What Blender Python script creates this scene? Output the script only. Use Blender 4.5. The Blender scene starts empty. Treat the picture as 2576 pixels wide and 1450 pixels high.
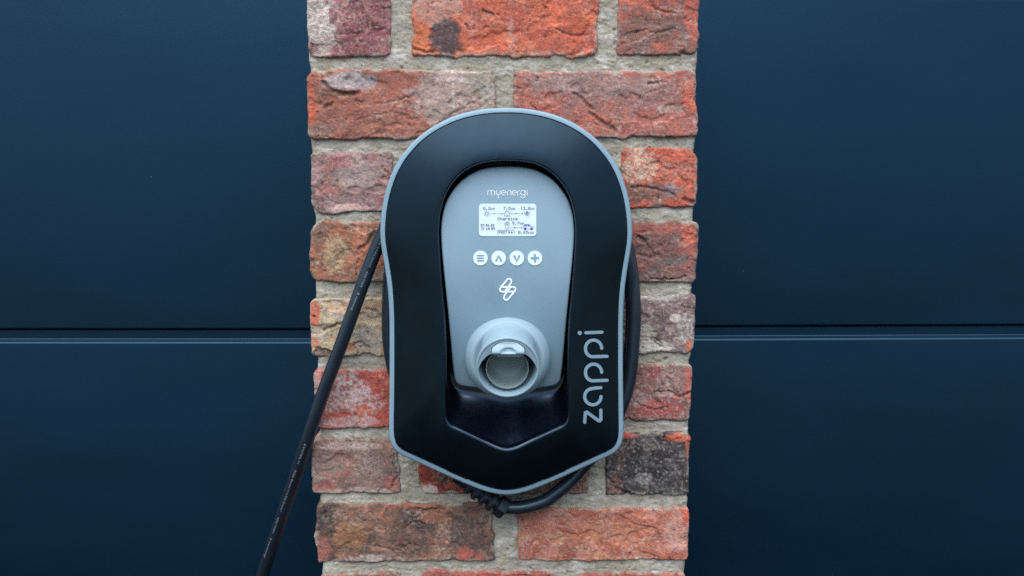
import bpy, math
import numpy as np
from mathutils import Matrix, Vector

R = math.radians
SC = bpy.context.scene
COL = SC.collection

# ------------------------------------------------------------------ camera
PITCH = R(7.5)
DIST = 1.131
LENS = 35.0
W_PX, H_PX = 2576.0, 1450.0          # size at which the photograph was measured
F_PX = LENS / 36.0 * W_PX
CAM = np.array([0.0, -DIST * math.cos(PITCH), DIST * math.sin(PITCH)])
cam_data = bpy.data.cameras.new('camera')
cam_data.lens = LENS
cam_data.sensor_width = 36.0
cam_data.clip_start = 0.02
cam_data.clip_end = 200.0
cam = bpy.data.objects.new('camera', cam_data)
cam.location = CAM
cam.rotation_euler = (R(90) - PITCH, 0, 0)
COL.objects.link(cam)
SC.camera = cam

# ------------------------------------------------------------------ daylight (bright overcast, from the front and above)
SUN_EL, SUN_AZ = R(66), R(194)
world = bpy.data.worlds.new('World')
SC.world = world
world.use_nodes = True
wn = world.node_tree
sky = wn.nodes.new('ShaderNodeTexSky')
sky.sky_type = 'NISHITA'
sky.sun_disc = False
sky.sun_elevation = SUN_EL
sky.sun_rotation = SUN_AZ
sky.air_density = 1.0
sky.dust_density = 1.0
sky.ozone_density = 1.0
bg = wn.nodes['Background']
bg.inputs['Strength'].default_value = 0.05
wn.links.new(sky.outputs[0], bg.inputs['Color'])
sun_data = bpy.data.lights.new('sun', 'SUN')
sun_data.energy = 1.5
sun_data.angle = R(80)
sun_data.color = (1.0, 0.96, 0.91)
sun = bpy.data.objects.new('sun', sun_data)
sdir = Vector((math.sin(SUN_AZ) * math.cos(SUN_EL), math.cos(SUN_AZ) * math.cos(SUN_EL), math.sin(SUN_EL)))
sun.rotation_euler = sdir.to_track_quat('Z', 'Y').to_euler()
sun.location = (-0.4, -3, 3)
COL.objects.link(sun)
SC.view_settings.view_transform = 'Standard'
SC.view_settings.look = 'None'
SC.view_settings.gamma = 1.0
SC.view_settings.exposure = 1.85
SC.view_settings.use_curve_mapping = False
SC.cycles.use_denoising = False

# ------------------------------------------------------------------ helpers
def at(px, py, y):
    """A point measured in the photograph, placed at its real depth y (metres; y = 0 is the brick face)."""
    px, py, y = np.broadcast_arrays(np.asarray(px, float), np.asarray(py, float), np.asarray(y, float))
    a = (px - W_PX / 2) / F_PX
    b = (H_PX / 2 - py) / F_PX
    dy = math.cos(PITCH) + b * math.sin(PITCH)
    dz = -math.sin(PITCH) + b * math.cos(PITCH)
    t = (y - CAM[1]) / dy
    return np.stack([a * t, y + 0 * a, CAM[2] + dz * t], -1)


def lin(rgb):
    c = np.asarray(rgb, float) / 255.0
    return np.where(c <= 0.04045, c / 12.92, ((c + 0.055) / 1.055) ** 2.4)


def make_noise(seed):
    r = np.random.RandomState(seed)
    return r.permutation(256), r.uniform(0, 2 * math.pi, 256)


_tables = {}


def pnoise(x, y, seed=0):
    if seed not in _tables:
        _tables[seed] = make_noise(seed)
    perm, ang = _tables[seed]
    xi = np.floor(x).astype(int)
    yi = np.floor(y).astype(int)
    xf, yf = x - xi, y - yi
    u = xf * xf * xf * (xf * (xf * 6 - 15) + 10)
    v = yf * yf * yf * (yf * (yf * 6 - 15) + 10)

    def g(ix, iy, dx, dy):
        h = perm[(perm[ix & 255] + iy) & 255]
        return np.cos(ang[h]) * dx + np.sin(ang[h]) * dy
    n00 = g(xi, yi, xf, yf)
    n10 = g(xi + 1, yi, xf - 1, yf)
    n01 = g(xi, yi + 1, xf, yf - 1)
    n11 = g(xi + 1, yi + 1, xf - 1, yf - 1)
    return 1.45 * ((n00 * (1 - u) + n10 * u) * (1 - v) + (n01 * (1 - u) + n11 * u) * v)


def fbm(x, y, octaves=4, seed=0, gain=0.5):
    s, a, tot = 0, 1.0, 0
    for k in range(octaves):
        s = s + a * pnoise(x * 2 ** k + 17.3 * k, y * 2 ** k - 9.1 * k, seed + k)
        tot += a
        a *= gain
    return s / tot * 1.35


def smooth(a, b, x):
    t = np.clip((x - a) / (b - a), 0, 1)
    return t * t * (3 - 2 * t)


def link(name, me, mat, parent=None, inv=None, shade=True):
    o = bpy.data.objects.new(name, me)
    if mat is not None:
        me.materials.append(mat)
    if shade:
        me.polygons.foreach_set('use_smooth', np.ones(len(me.polygons), bool))
    COL.objects.link(o)
    if parent is not None:
        o.parent = parent
        if parent.type == 'EMPTY':
            o.matrix_parent_inverse = Matrix.Translation(-Vector(parent.location))
    return o


def mesh(name, verts, faces, mat, parent=None, shade=True):
    me = bpy.data.meshes.new(name)
    me.from_pydata([tuple(v) for v in np.asarray(verts, float)], [], [tuple(int(i) for i in f) for f in faces])
    me.update()
    return link(name, me, mat, parent, shade=shade)


def thing(name, loc, label, cat, group=None):
    o = bpy.data.objects.new(name, None)
    o.empty_display_size = 0.05
    o.location = loc
    o['label'] = label
    o['category'] = cat
    if group:
        o['group'] = group
    COL.objects.link(o)
    return o


def fix_normals(o):
    import bmesh
    bm = bmesh.new()
    bm.from_mesh(o.data)
    bmesh.ops.recalc_face_normals(bm, faces=bm.faces)
    bm.to_mesh(o.data)
    bm.free()
    return o


def loft_faces(nrow, ncol, closed=True, flip=False):
    i = np.arange(nrow - 1)[:, None]
    j = np.arange(ncol if closed else ncol - 1)[None, :]
    k = (j + 1) % ncol
    f = np.stack([i * ncol + j + 0 * k, i * ncol + k, (i + 1) * ncol + k, (i + 1) * ncol + j + 0 * k], -1).reshape(-1, 4)
    return f[:, ::-1] if flip else f


def loft(name, rows, mat, parent, closed=True, cap0=False, cap1=False, smooth_angle=None):
    rows = [np.asarray(r) for r in rows]
    n = len(rows[0])
    v = np.concatenate(rows)
    f = [tuple(q) for q in loft_faces(len(rows), n, closed)]
    if cap0:
        f.append(tuple(range(n))[::-1])
    if cap1:
        f.append(tuple(range((len(rows) - 1) * n, len(rows) * n)))
    o = mesh(name, v, f, mat, parent)
    fix_normals(o)
    if smooth_angle:
        sharp(o, smooth_angle)
    return o


def sharp(o, deg):
    try:
        o.data.set_sharp_from_angle(angle=R(deg))
    except Exception:
        pass
    return o


def spline(points, n_per=8, closed=False):
    """Catmull-Rom through the points."""
    p = np.asarray(points, float)
    m = len(p)
    out = []
    segs = m if closed else m - 1
    for i in range(segs):
        if closed:
            a, b, c, d = p[(i - 1) % m], p[i], p[(i + 1) % m], p[(i + 2) % m]
        else:
            b, c = p[i], p[i + 1]
            a = p[i - 1] if i else 2 * b - c
            d = p[i + 2] if i + 2 < m else 2 * c - b
        t = np.linspace(0, 1, n_per, endpoint=False)[:, None]
        out.append(0.5 * (2 * b + (c - a) * t + (2 * a - 5 * b + 4 * c - d) * t ** 2 + (3 * b - a - 3 * c + d) * t ** 3))
    if not closed:
        out.append(p[-1:])
    return np.concatenate(out)


def mirror_outline(half, cx):
    """half: (dx, y) from the top centre down to the bottom centre. Full closed curve, clockwise from the top."""
    h = np.asarray(half, float)
    ctrl = np.concatenate([np.stack([cx + h[:, 0], h[:, 1]], -1), np.stack([cx - h[-2:0:-1, 0], h[-2:0:-1, 1]], -1)])
    return spline(ctrl, 10, True)


def inset(poly, d):
    """Offset a closed clockwise outline inwards by d (measured units)."""
    p = np.asarray(poly)
    t = np.roll(p, -1, 0) - np.roll(p, 1, 0)
    t /= np.linalg.norm(t, axis=1)[:, None] + 1e-9
    nrm = np.stack([-t[:, 1], t[:, 0]], -1)
    return p + nrm * d


def polar(poly, c, ang):
    """Radius of a star-shaped outline about c at the angles ang -> points."""
    p = np.asarray(poly) - c
    a = np.arctan2(p[:, 1], p[:, 0])
    r = np.hypot(p[:, 0], p[:, 1])
    o = np.argsort(a)
    a, r = a[o], r[o]
    a = np.concatenate([a - 2 * math.pi, a, a + 2 * math.pi])
    r = np.concatenate([r, r, r])
    rr = np.interp(ang, a, r)
    return np.stack([c[0] + rr * np.cos(ang), c[1] + rr * np.sin(ang)], -1)


def ribbon(pts, w, cap=5):
    """A 2-D stroke with round ends -> closed polygon."""
    p = np.asarray(pts, float)
    d = np.gradient(p, axis=0)
    d /= np.linalg.norm(d, axis=1)[:, None] + 1e-9
    n = np.stack([-d[:, 1], d[:, 0]], -1)
    a0 = math.atan2(n[0, 1], n[0, 0])
    a1 = math.atan2(-n[-1, 1], -n[-1, 0])
    return p + n * w / 2, p - n * w / 2, a0, a1


# ------------------------------------------------------------------ materials
def mat_new(name):
    m = bpy.data.materials.new(name)
    m.use_nodes = True
    return m, m.node_tree, m.node_tree.nodes['Principled BSDF']


def noise_node(nt, scale, detail=4, rough=0.55, coord=None):
    n = nt.nodes.new('ShaderNodeTexNoise')
    n.inputs['Scale'].default_value = scale
    n.inputs['Detail'].default_value = detail
    n.inputs['Roughness'].default_value = rough
    if coord is None:
        coord = nt.nodes.new('ShaderNodeTexCoord').outputs['Object']
    nt.links.new(coord, n.inputs['Vector'])
    return n


def ramp(nt, src, lo, hi, a, b):
    r = nt.nodes.new('ShaderNodeMapRange')
    r.inputs[1].default_value = lo
    r.inputs[2].default_value = hi
    r.inputs[3].default_value = a
    r.inputs[4].default_value = b
    nt.links.new(src, r.inputs[0])
    return r.outputs[0]


def bump(nt, src, bsdf, strength, dist, chain=None):
    b = nt.nodes.new('ShaderNodeBump')
    b.inputs['Strength'].default_value = strength
    b.inputs['Distance'].default_value = dist
    nt.links.new(src, b.inputs['Height'])
    if chain is not None:
        nt.links.new(chain, b.inputs['Normal'])
    nt.links.new(b.outputs[0], bsdf.inputs['Normal'])
    return b.outputs[0]


def plastic(name, color, rough, grain=0.0, coat=0.0, spec=0.5, rough_var=0.06, scale=900, tint=(1, 1, 1)):
    m, nt, b = mat_new(name)
    n1 = noise_node(nt, 14, 5)
    mixc = nt.nodes.new('ShaderNodeMixRGB')
    mixc.blend_type = 'MULTIPLY'
    mixc.inputs[0].default_value = 1.0
    mixc.inputs[1].default_value = (*color, 1)
    v = ramp(nt, n1.outputs[0], 0.3, 0.7, 0.93, 1.07)
    nt.links.new(v, mixc.inputs[2])
    nt.links.new(mixc.outputs[0], b.inputs['Base Color'])
    n2 = noise_node(nt, 38, 6, 0.65)
    nt.links.new(ramp(nt, n2.outputs[0], 0.3, 0.7, rough - rough_var, rough + rough_var), b.inputs['Roughness'])
    b.inputs['Specular IOR Level'].default_value = spec
    b.inputs['Coat Weight'].default_value = coat
    b.inputs['Specular Tint'].default_value = (*tint, 1)
    if grain:
        n3 = noise_node(nt, scale, 2)
        bump(nt, n3.outputs[0], b, grain, 0.0004)
    return m


def emissive(name, color, strength, base=(0.6, 0.7, 0.75)):
    m, nt, b = mat_new(name)
    b.inputs['Base Color'].default_value = (*base, 1)
    b.inputs['Roughness'].default_value = 0.4
    b.inputs['Emission Color'].default_value = (*color, 1)
    b.inputs['Emission Strength'].default_value = strength
    return m


def masonry(name, grain_lo, grain_hi, bump_amt, s1, s2):
    m, nt, b = mat_new(name)
    at_ = nt.nodes.new('ShaderNodeAttribute')
    at_.attribute_name = 'tone'
    co = nt.nodes.new('ShaderNodeTexCoord').outputs['Object']
    n1 = noise_node(nt, s1, 3, 0.6, co)
    n2 = noise_node(nt, s2, 5, 0.7, co)
    mul = nt.nodes.new('ShaderNodeMixRGB')
    mul.blend_type = 'MULTIPLY'
    mul.inputs[0].default_value = 1.0
    nt.links.new(at_.outputs['Color'], mul.inputs[1])
    g1 = ramp(nt, n1.outputs[0], 0.28, 0.72, grain_lo, grain_hi)
    nt.links.new(g1, mul.inputs[2])
    mul2 = nt.nodes.new('ShaderNodeMixRGB')
    mul2.blend_type = 'MULTIPLY'
    mul2.inputs[0].default_value = 1.0
    nt.links.new(mul.outputs[0], mul2.inputs[1])
    nt.links.new(ramp(nt, n2.outputs[0], 0.3, 0.7, 0.86, 1.14), mul2.inputs[2])
    # scattered pale sand grains
    vo = nt.nodes.new('ShaderNodeTexVoronoi')
    vo.inputs['Scale'].default_value = 420
    nt.links.new(co, vo.inputs['Vector'])
    sp = ramp(nt, vo.outputs['Distance'], 0.10, 0.22, 0.5, 0.0)
    n3 = noise_node(nt, 60, 3, 0.6, co)
    gate = ramp(nt, n3.outputs[0], 0.5, 0.62, 0.0, 1.0)
    mm = nt.nodes.new('ShaderNodeMath')
    mm.operation = 'MULTIPLY'
    nt.links.new(sp, mm.inputs[0])
    nt.links.new(gate, mm.inputs[1])
    mix = nt.nodes.new('ShaderNodeMixRGB')
    nt.links.new(mm.outputs[0], mix.inputs[0])
    nt.links.new(mul2.outputs[0], mix.inputs[1])
    mix.inputs[2].default_value = (0.55, 0.50, 0.44, 1)
    nt.links.new(mix.outputs[0], b.inputs['Base Color'])
    b.inputs['Roughness'].default_value = 0.92
    b.inputs['Specular IOR Level'].default_value = 0.25
    c = bump(nt, n2.outputs[0], b, bump_amt, 0.004)
    bump(nt, n1.outputs[0], b, bump_amt * 0.8, 0.0012, c)
    return m


M_BRICK = masonry('brick_clay', 0.70, 1.30, 0.42, 820, 330)
M_MORTAR = masonry('lime_mortar', 0.80, 1.20, 0.36, 950, 420)
M_GREY = plastic('grey_blue_plastic', (0.215, 0.340, 0.425), 0.40, 0.14, tint=(.85, .95, 1))
M_SOCKET = plastic('toplit_grey_blue_plastic', (0.262, 0.385, 0.460), 0.44, 0.14, tint=(.85, .95, 1))  # grey plastic lightened: top light caught by the socket is put into the colour
M_BLACK = plastic('black_plastic', (0.0022, 0.0045, 0.007), 0.38, 0.06, rough_var=0.05, tint=(.36, .68, 1), spec=0.52)
M_SCOOP = plastic('glossy_black_plastic', (0.0015, 0.003, 0.007), 0.27, 0.0, rough_var=0.08, tint=(.45, .68, 1), spec=1.0, coat=0.25)
M_MATTE = plastic('matte_black_plastic', (0.010, 0.012, 0.016), 0.5, 0.08, tint=(.6, .8, 1))
M_VOID = plastic('slot_black', (0.002, 0.002, 0.003), 0.8)
M_RUBBER = plastic('cable_rubber', (0.013, 0.020, 0.030), 0.33, 0.08, rough_var=0.07, tint=(.6, .8, 1), spec=0.8)
M_INK = plastic('pale_print', (0.80, 0.84, 0.86), 0.5)
M_CABLE_INK = plastic('white_cable_print', (0.25, 0.29, 0.33), 0.6)
M_BUTTON = emissive('backlit_button', (0.66, 0.84, 0.92), 0.05, (0.62, 0.74, 0.79))
M_SCREEN = emissive('lit_display', (0.72, 0.95, 1.0), 0.14, (0.30, 0.36, 0.38))
M_PIXEL = plastic('display_ink', (0.035, 0.05, 0.22), 0.5)
M_PIXEL2 = plastic('display_fill', (0.09, 0.09, 0.40), 0.5)
M_LOGO = emissive('lit_bolt', (0.95, 1.0, 1.0), 0.32, (0.8, 0.8, 0.8))


def door_paint():
    m, nt, b = mat_new('blue_door_paint')
    co = nt.nodes.new('ShaderNodeTexCoord').outputs['Object']
    mp = nt.nodes.new('ShaderNodeMapping')
    mp.inputs['Scale'].default_value = (1, 1, 3)
    nt.links.new(co, mp.inputs['Vector'])
    n1 = noise_node(nt, 3.0, 5, 0.6, mp.outputs[0])
    n2 = noise_node(nt, 1100, 2, 0.6, co)
    n3 = noise_node(nt, 230, 3, 0.6, mp.outputs[0])
    mixc = nt.nodes.new('ShaderNodeMixRGB')
    mixc.inputs[1].default_value = (0.0008, 0.0080, 0.0195, 1)
    mixc.inputs[2].default_value = (0.0012, 0.0100, 0.025, 1)
    nt.links.new(ramp(nt, n1.outputs[0], 0.3, 0.7, 0, 1), mixc.inputs[0])
    mul = nt.nodes.new('ShaderNodeMixRGB')
    mul.blend_type = 'MULTIPLY'
    mul.inputs[0].default_value = 1
    nt.links.new(mixc.outputs[0], mul.inputs[1])
    nt.links.new(ramp(nt, n2.outputs[0], 0.3, 0.7, 0.85, 1.15), mul.inputs[2])
    # a few specks of dust
    vo = nt.nodes.new('ShaderNodeTexVoronoi')
    vo.inputs['Scale'].default_value = 14
    nt.links.new(co, vo.inputs['Vector'])
    sp = ramp(nt, vo.outputs['Distance'], 0.008, 0.014, 0.14, 0.0)
    mx = nt.nodes.new('ShaderNodeMixRGB')
    nt.links.new(sp, mx.inputs[0])
    nt.links.new(mul.outputs[0], mx.inputs[1])
    mx.inputs[2].default_value = (0.4, 0.45, 0.5, 1)
    nt.links.new(mx.outputs[0], b.inputs['Base Color'])
    nt.links.new(ramp(nt, n1.outputs[0], 0.3, 0.7, 0.36, 0.42), b.inputs['Roughness'])
    b.inputs['Specular IOR Level'].default_value = 0.60
    b.inputs['Specular Tint'].default_value = (.25, .62, 1, 1)
    c = bump(nt, n3.outputs[0], b, 0.12, 0.0006)
    bump(nt, n2.outputs[0], b, 0.18, 0.0003, c)
    return m


M_DOOR = door_paint()

# ------------------------------------------------------------------ garage doors (set back behind the pillar)
DOOR_Y = 0.21


def extrude_profile(name, prof, x0, x1, y_at, mat, parent):
    """prof: closed list of (dy, z); swept from x0 to x1. y_at(x) is the door face."""
    xs = np.array([x0, x1])
    rows = [np.array([[x, y_at(x) + dy, z] for dy, z in prof]) for x in xs]
    o = loft(name, rows, mat, parent, True, True, True)
    return sharp(o, 25)


def garage_door(x_in, x_out, seams, label, yaw):
    """Stack of insulated panels; each has a rebated upper lip under the panel above it."""
    t = thing('garage_door', (0.5 * (x_in + x_out), DOOR_Y, seams[-1]), label, 'garage door')

    def y_at(x):
        return DOOR_Y + abs(x - x_in) * math.tan(yaw)
    th = 0.04
    for k in range(len(seams) - 1):
        zt, zb = seams[k], seams[k + 1]      # top and bottom of this panel (gap below the panel above)
        g = 0.0028
        prof = [(0.0, zb + 0.0015), (0.0014, zb + 0.0003), (0.004, zb), (0.0125, zb), (0.0125, zb + 0.010), (0.033, zb + 0.010), (0.033, zb), (th, zb), (th, zt - g),
                (0.029, zt - g), (0.029, zt + 0.007), (0.0165, zt + 0.007), (0.0165, zt - g), (0.0052, zt - g), (0.0042, zt - g - 0.0012),
                (0.0040, zt - 0.0142), (0.0034, zt - 0.0152), (0.0021, zt - 0.0160), (0.0019, zt - 0.0168),
                (0.0018, zt - 0.0184), (0.0012, zt - 0.0192), (0.0002, zt - 0.0203), (0.0, zt - 0.0215)]
        extrude_profile('panel', prof, x_in, x_out, y_at, M_DOOR, t)
    return t


def door_z(py):
    return float(at(1288, py, DOOR_Y)[2])


zl = door_z(827.5)
zr = door_z(820.5)
zr_top = door_z(-44)
ph = zr_top - zr
garage_door(-0.190, -1.35, [zl + 2 * ph + 0.022, zl + ph + 0.022, zl, zl - ph, zl - 2 * ph], 'dark blue garage door left of the brick pillar, cable hanging in front', 0.0)
garage_door(0.188, 1.35, [zr + 2 * ph, zr + ph, zr, zr - ph, zr - 2 * ph], 'dark blue garage door right of the brick pillar, no cable in front', R(1.4))

# ------------------------------------------------------------------ brick pillar
pillar = thing('brick_pillar', (0, 0.1, -0.45), 'rough reclaimed red brick pillar with pale mortar between two blue doors', 'pillar')

MORTAR_C = (158, 153, 138)


CUTS = {}


def brick(x0, x1, y0, y1, base, tones, feats, seed, step=0.0011, depth=0.105, rough=1.0, corner=0.0055, edge_tone=None, bias=0.0, specks=0.0):
    rs = np.random.RandomState(seed)
    c = at([x0, x1], 0.5 * (y0 + y1), 0)
    xa, xb = c[0, 0], c[1, 0]
    zt = at(1288, y0, 0)[2]
    zb = at(1288, y1, 0)[2]
    cx, cz, hx, hz = (xa + xb) / 2, (zt + zb) / 2, (xb - xa) / 2, (zt - zb) / 2
    nx = max(6, int(2 * hx / step))
    nz = max(6, int(2 * hz / step))
    u = np.linspace(-1, 1, nx + 1)
    w = np.linspace(1, -1, nz + 1)
    U, V = np.meshgrid(u, w)
    X, Z = U * hx, V * hz
    rq = corner * rs.uniform(0.5, 1.3, (2, 2)) * np.where(rs.rand(2, 2) < 0.3, 2.3, 1.0)
    r = rq[(X > 0).astype(int), (Z > 0).astype(int)]
    a = np.clip(np.abs(X) - (hx - r), 0, r)
    b = np.clip(np.abs(Z) - (hz - r), 0, r)
    a2 = a * np.sqrt(1 - b * b / (2 * r * r))
    b2 = b * np.sqrt(1 - a * a / (2 * r * r))
    X = np.sign(X) * (np.minimum(np.abs(X), hx - r) + a2)
    Z = np.sign(Z) * (np.minimum(np.abs(Z), hz - r) + b2)
    qx, qz = np.abs(X) - (hx - r), np.abs(Z) - (hz - r)
    de = r - np.hypot(np.maximum(qx, 0), np.maximum(qz, 0)) - np.minimum(np.maximum(qx, qz), 0)
    de = np.maximum(de, 0)
    ck = rs.normal(0, 1, (2, 2, 2)) * np.array([0.0013, 0.0016])
    bu, bv = U * 0.5 + 0.5, V * 0.5 + 0.5
    quad = ck[0, 0] * ((1 - bu) * (1 - bv))[..., None] + ck[1, 0] * (bu * (1 - bv))[..., None] + ck[0, 1] * ((1 - bu) * bv)[..., None] + ck[1, 1] * (bu * bv)[..., None]
    X, Z = X + quad[..., 0], Z + quad[..., 1]
    Xw, Zw = X + cx, Z + cz
    s = seed * 13
    dx = 0.0026 * fbm(Xw / 0.045, Zw / 0.045, 2, s + 1) + 0.0017 * fbm(Xw / 0.009, Zw / 0.009, 4, s + 2)
    dz = 0.0036 * fbm(Xw / 0.038, Zw / 0.038, 2, s + 3) + 0.0018 * fbm(Xw / 0.010, Zw / 0.010, 4, s + 4)
    near = (0.35 + 0.65 * smooth(0.02, 0.0, de)) * (0.35 + 0.9 * smooth(-0.1, 0.45, fbm(Xw / 0.028, Zw / 0.028, 2, s + 14)))
    Xf, Zf = Xw + dx * near * rough, Zw + dz * near * rough
    rad = 0.0032 * np.clip(0.75 + 1.3 * fbm(Xw / 0.02, Zw / 0.02, 3, s + 5), 0.35, 2.2) * rough
    e = np.clip(de / rad, 0, 1)
    pil = 0.85 * rad * (1 - np.sqrt(np.clip(1 - (1 - e) ** 2, 0, 1)))
    rel = 0.0016 * fbm(Xw / 0.045, Zw / 0.030, 3, s + 6) + 0.00045 * fbm(Xw / 0.011, Zw / 0.009, 3, s + 7) + 0.0003 * fbm(Xw / 0.003, Zw / 0.003, 2, s + 8)
    crack_n = np.abs(fbm(Xw / 0.035 + 0.4 * fbm(Xw / .01, Zw / .01, 2, s + 9), Zw / 0.022, 3, s + 10))
    gate = smooth(0.1, 0.35, fbm(Xw / 0.05, Zw / 0.04, 2, s + 11))
    crack = smooth(0.018, 0.0, crack_n) * gate
    pit = smooth(0.62, 0.80, fbm(Xw / 0.008, Zw / 0.006, 2, s + 12))
    spall = smooth(0.22, 0.34, fbm(Xw / 0.040 + Zw / 0.06, Zw / 0.03 - Xw / 0.08, 3, s + 13))   # flakes broken off
    rel = rel + 0.0013 * crack + 0.0008 * pit + 0.0013 * spall
    # colours, measured positions in the photograph
    A = (Xw - CAM[0]) / 1.0
    d_y, d_z = 0 - CAM[1], Zw - CAM[2]
    dep = d_y * math.cos(PITCH) - d_z * math.sin(PITCH)
    PX = W_PX / 2 + F_PX * Xw / dep
    PY = H_PX / 2 - F_PX * (d_y * math.sin(PITCH) + d_z * math.cos(PITCH)) / dep
    # cracks, ledges and gouges traced from the photograph: polyline, width, depth (metres), ledge side
    cut_dark = np.zeros(X.shape)
    for pts, wd, dp in CUTS.get(seed, ()):
        q = spline(pts, 6) if len(pts) > 2 else np.array(pts, float)
        best = np.full(X.shape, 1e9)
        jx = PX + 5 * fbm(PX / 14, PY / 14, 3, s + 60)
        jy = PY + 5 * fbm(PX / 14, PY / 14, 3, s + 64)
        for a_, b_ in zip(q[:-1], q[1:]):
            ab = b_ - a_
            tt_ = np.clip(((jx - a_[0]) * ab[0] + (jy - a_[1]) * ab[1]) / (ab @ ab + 1e-9), 0, 1)
            best = np.minimum(best, np.hypot(jx - a_[0] - tt_ * ab[0], jy - a_[1] - tt_ * ab[1]))
        m = smooth(wd, wd * 0.15, best)
        rel = rel + 0.75 * dp * m
        cut_dark = np.maximum(cut_dark, m * min(1.0, dp / 0.0025))
    Y = bias - 0.0012 + pil + rel * rough
    tone = np.zeros(X.shape + (3,)) + lin(base)

    def over(m, colr):
        nonlocal tone
        tone = tone * (1 - m[..., None]) + lin(colr) * m[..., None]
    for k, (colr, sc, th, amt) in enumerate(tones):
        n = fbm(Xw / sc, Zw / (sc * 0.8), 5, s + 20 + 3 * k, 0.62)
        over(amt * smooth(th - 0.10, th + 0.10, n), colr)
    # flakes show a slightly different clay
    tone = tone * (1 + 0.14 * (smooth(0.22, 0.34, fbm(Xw / 0.040 + Zw / 0.06, Zw / 0.03 - Xw / 0.08, 3, s + 13)) - 0.4))[..., None]
    for k, ft in enumerate(feats):
        fx, fy, rx, ry, colr, amt = ft[:6]
        speck = ft[6] if len(ft) > 6 else 0.0
        dd = np.hypot((PX - fx) / rx, (PY - fy) / ry) + 0.55 * fbm(PX / 40, PY / 40, 5, s + 50 + k, 0.6)
        m = amt * smooth(1.15, 0.80, dd)
        if speck:
            hf = fbm(PX / 11, PY / 11, 4, s + 80 + k, 0.7)
            m = m * (1 - speck + speck * smooth(-0.12, 0.14, hf))
        over(m, colr)
    dust = smooth(-0.05, 0.45, fbm(Xw / 0.032, Zw / 0.024, 4, s + 45)) * smooth(-0.10, 0.32, fbm(Xw / 0.0042, Zw / 0.0038, 4, s + 46, 0.7))
    over(0.36 * dust, (206, 190, 174))
    grime = smooth(0.05, 0.5, fbm(Xw / 0.026, Zw / 0.020, 4, s + 47)) * smooth(-0.15, 0.3, fbm(Xw / 0.005, Zw / 0.004, 4, s + 48, 0.7))
    over(0.52 * grime, (98, 78, 70))
    mott = fbm(Xw / 0.006, Zw / 0.006, 4, s + 40, 0.65)
    tone = tone * (1 + 0.20 * mott)[..., None]
    if edge_tone is not None:
        over(0.75 * smooth(0.006, 0.001, de + 0.004 * fbm(Xw / .012, Zw / .012, 3, s + 41)), edge_tone)
    if specks:
        over(specks * smooth(0.26, 0.5, fbm(Xw / 0.0035, Zw / 0.0035, 3, s + 42)), (205, 195, 180))
    # mortar left on the arrises and dirt held in pits and cracks
    over(0.85 * smooth(0.0055, 0.0, de) * smooth(-0.02, 0.3, fbm(Xw / 0.02, Zw / 0.02, 3, s + 43)), MORTAR_C)
    over(0.55 * np.maximum(crack, pit), (78, 62, 54))
    over(0.28 * cut_dark, (92, 72, 62))
    g = tone.mean(-1, keepdims=True)
    tone = np.clip(1.0 * g + (tone - g) * 0.85, 0.004, 0.9)
    P = np.stack([Xf, Y, Zf], -1)
    nr, nc = P.shape[:2]
    idx = np.arange(nr * nc).reshape(nr, nc)
    f = np.stack([idx[:-1, :-1], idx[1:, :-1], idx[1:, 1:], idx[:-1, 1:]], -1).reshape(-1, 4)
    loop = np.concatenate([idx[0, :-1], idx[:-1, -1], idx[-1, :0:-1], idx[:0:-1, 0]])
    verts = P.reshape(-1, 3)
    tones_v = tone.reshape(-1, 3)
    prev = loop
    faces = [f]
    base_i = len(verts)
    vs, ts = [verts], [tones_v]
    side = verts[loop]
    nn = side[:, [0, 2]] - np.array([cx, cz])
    nn = nn / np.maximum(np.abs(nn[:, :1]) / hx, np.abs(nn[:, 1:]) / hz)
    along = side[:, 2] + side[:, 0]
    outer = np.where(np.abs(nn[:, 0]) / hx > 0.98, np.sign(nn[:, 0]), 0.0)
    outz = np.where(outer == 0, np.sign(nn[:, 1]), 0.0)
    clay = lin(base)
    alt = lin(tones[0][0])
    y_front = side[:, 1]
    for dpt in list(np.arange(0.009, depth - 0.004, 0.0042)) + [depth - 0.003, depth]:
        q = side.copy()
        jit = 0.0013 * fbm(along / 0.012 + dpt / 0.012, along * 0 + dpt / 0.009 + seed, 3, s + 70) * smooth(0.004, 0.03, dpt) - 0.002 * smooth(depth - 0.004, depth, dpt)
        q[:, 1] = np.maximum(dpt, y_front + 0.0005)
        q[:, 0] += outer * jit
        q[:, 2] += outz * jit
        n1_ = fbm(along / 0.03, along * 0 + dpt / 0.03, 4, s + 72)
        n2_ = fbm(along / 0.005, along * 0 + dpt / 0.005, 4, s + 76, 0.65)
        m1 = smooth(-0.1, 0.3, n1_)[:, None]
        tn = (clay * (1 - m1) + alt * m1) * (1 + 0.22 * n2_)[:, None]
        m2 = (0.4 * smooth(0.0, 0.4, fbm(along / 0.01, along * 0 + dpt / 0.01, 4, s + 78)))[:, None]
        tn = tn * (1 - m2) + lin((196, 182, 168)) * m2
        w0 = smooth(0.022, 0.006, dpt)
        ts.append(np.clip(tn * (1 - w0) + tones_v[loop] * w0, .004, .9))
        vs.append(q)
        cur = np.arange(base_i, base_i + len(q))
        base_i += len(q)
        faces.append(np.stack([prev, np.roll(prev, -1), np.roll(cur, -1), cur], -1))
        prev = cur
    verts = np.concatenate(vs)
    tones_v = np.concatenate(ts)
    faces = np.concatenate(faces)
    return grid_mesh('brick', verts, faces, tones_v, M_BRICK, pillar)


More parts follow.
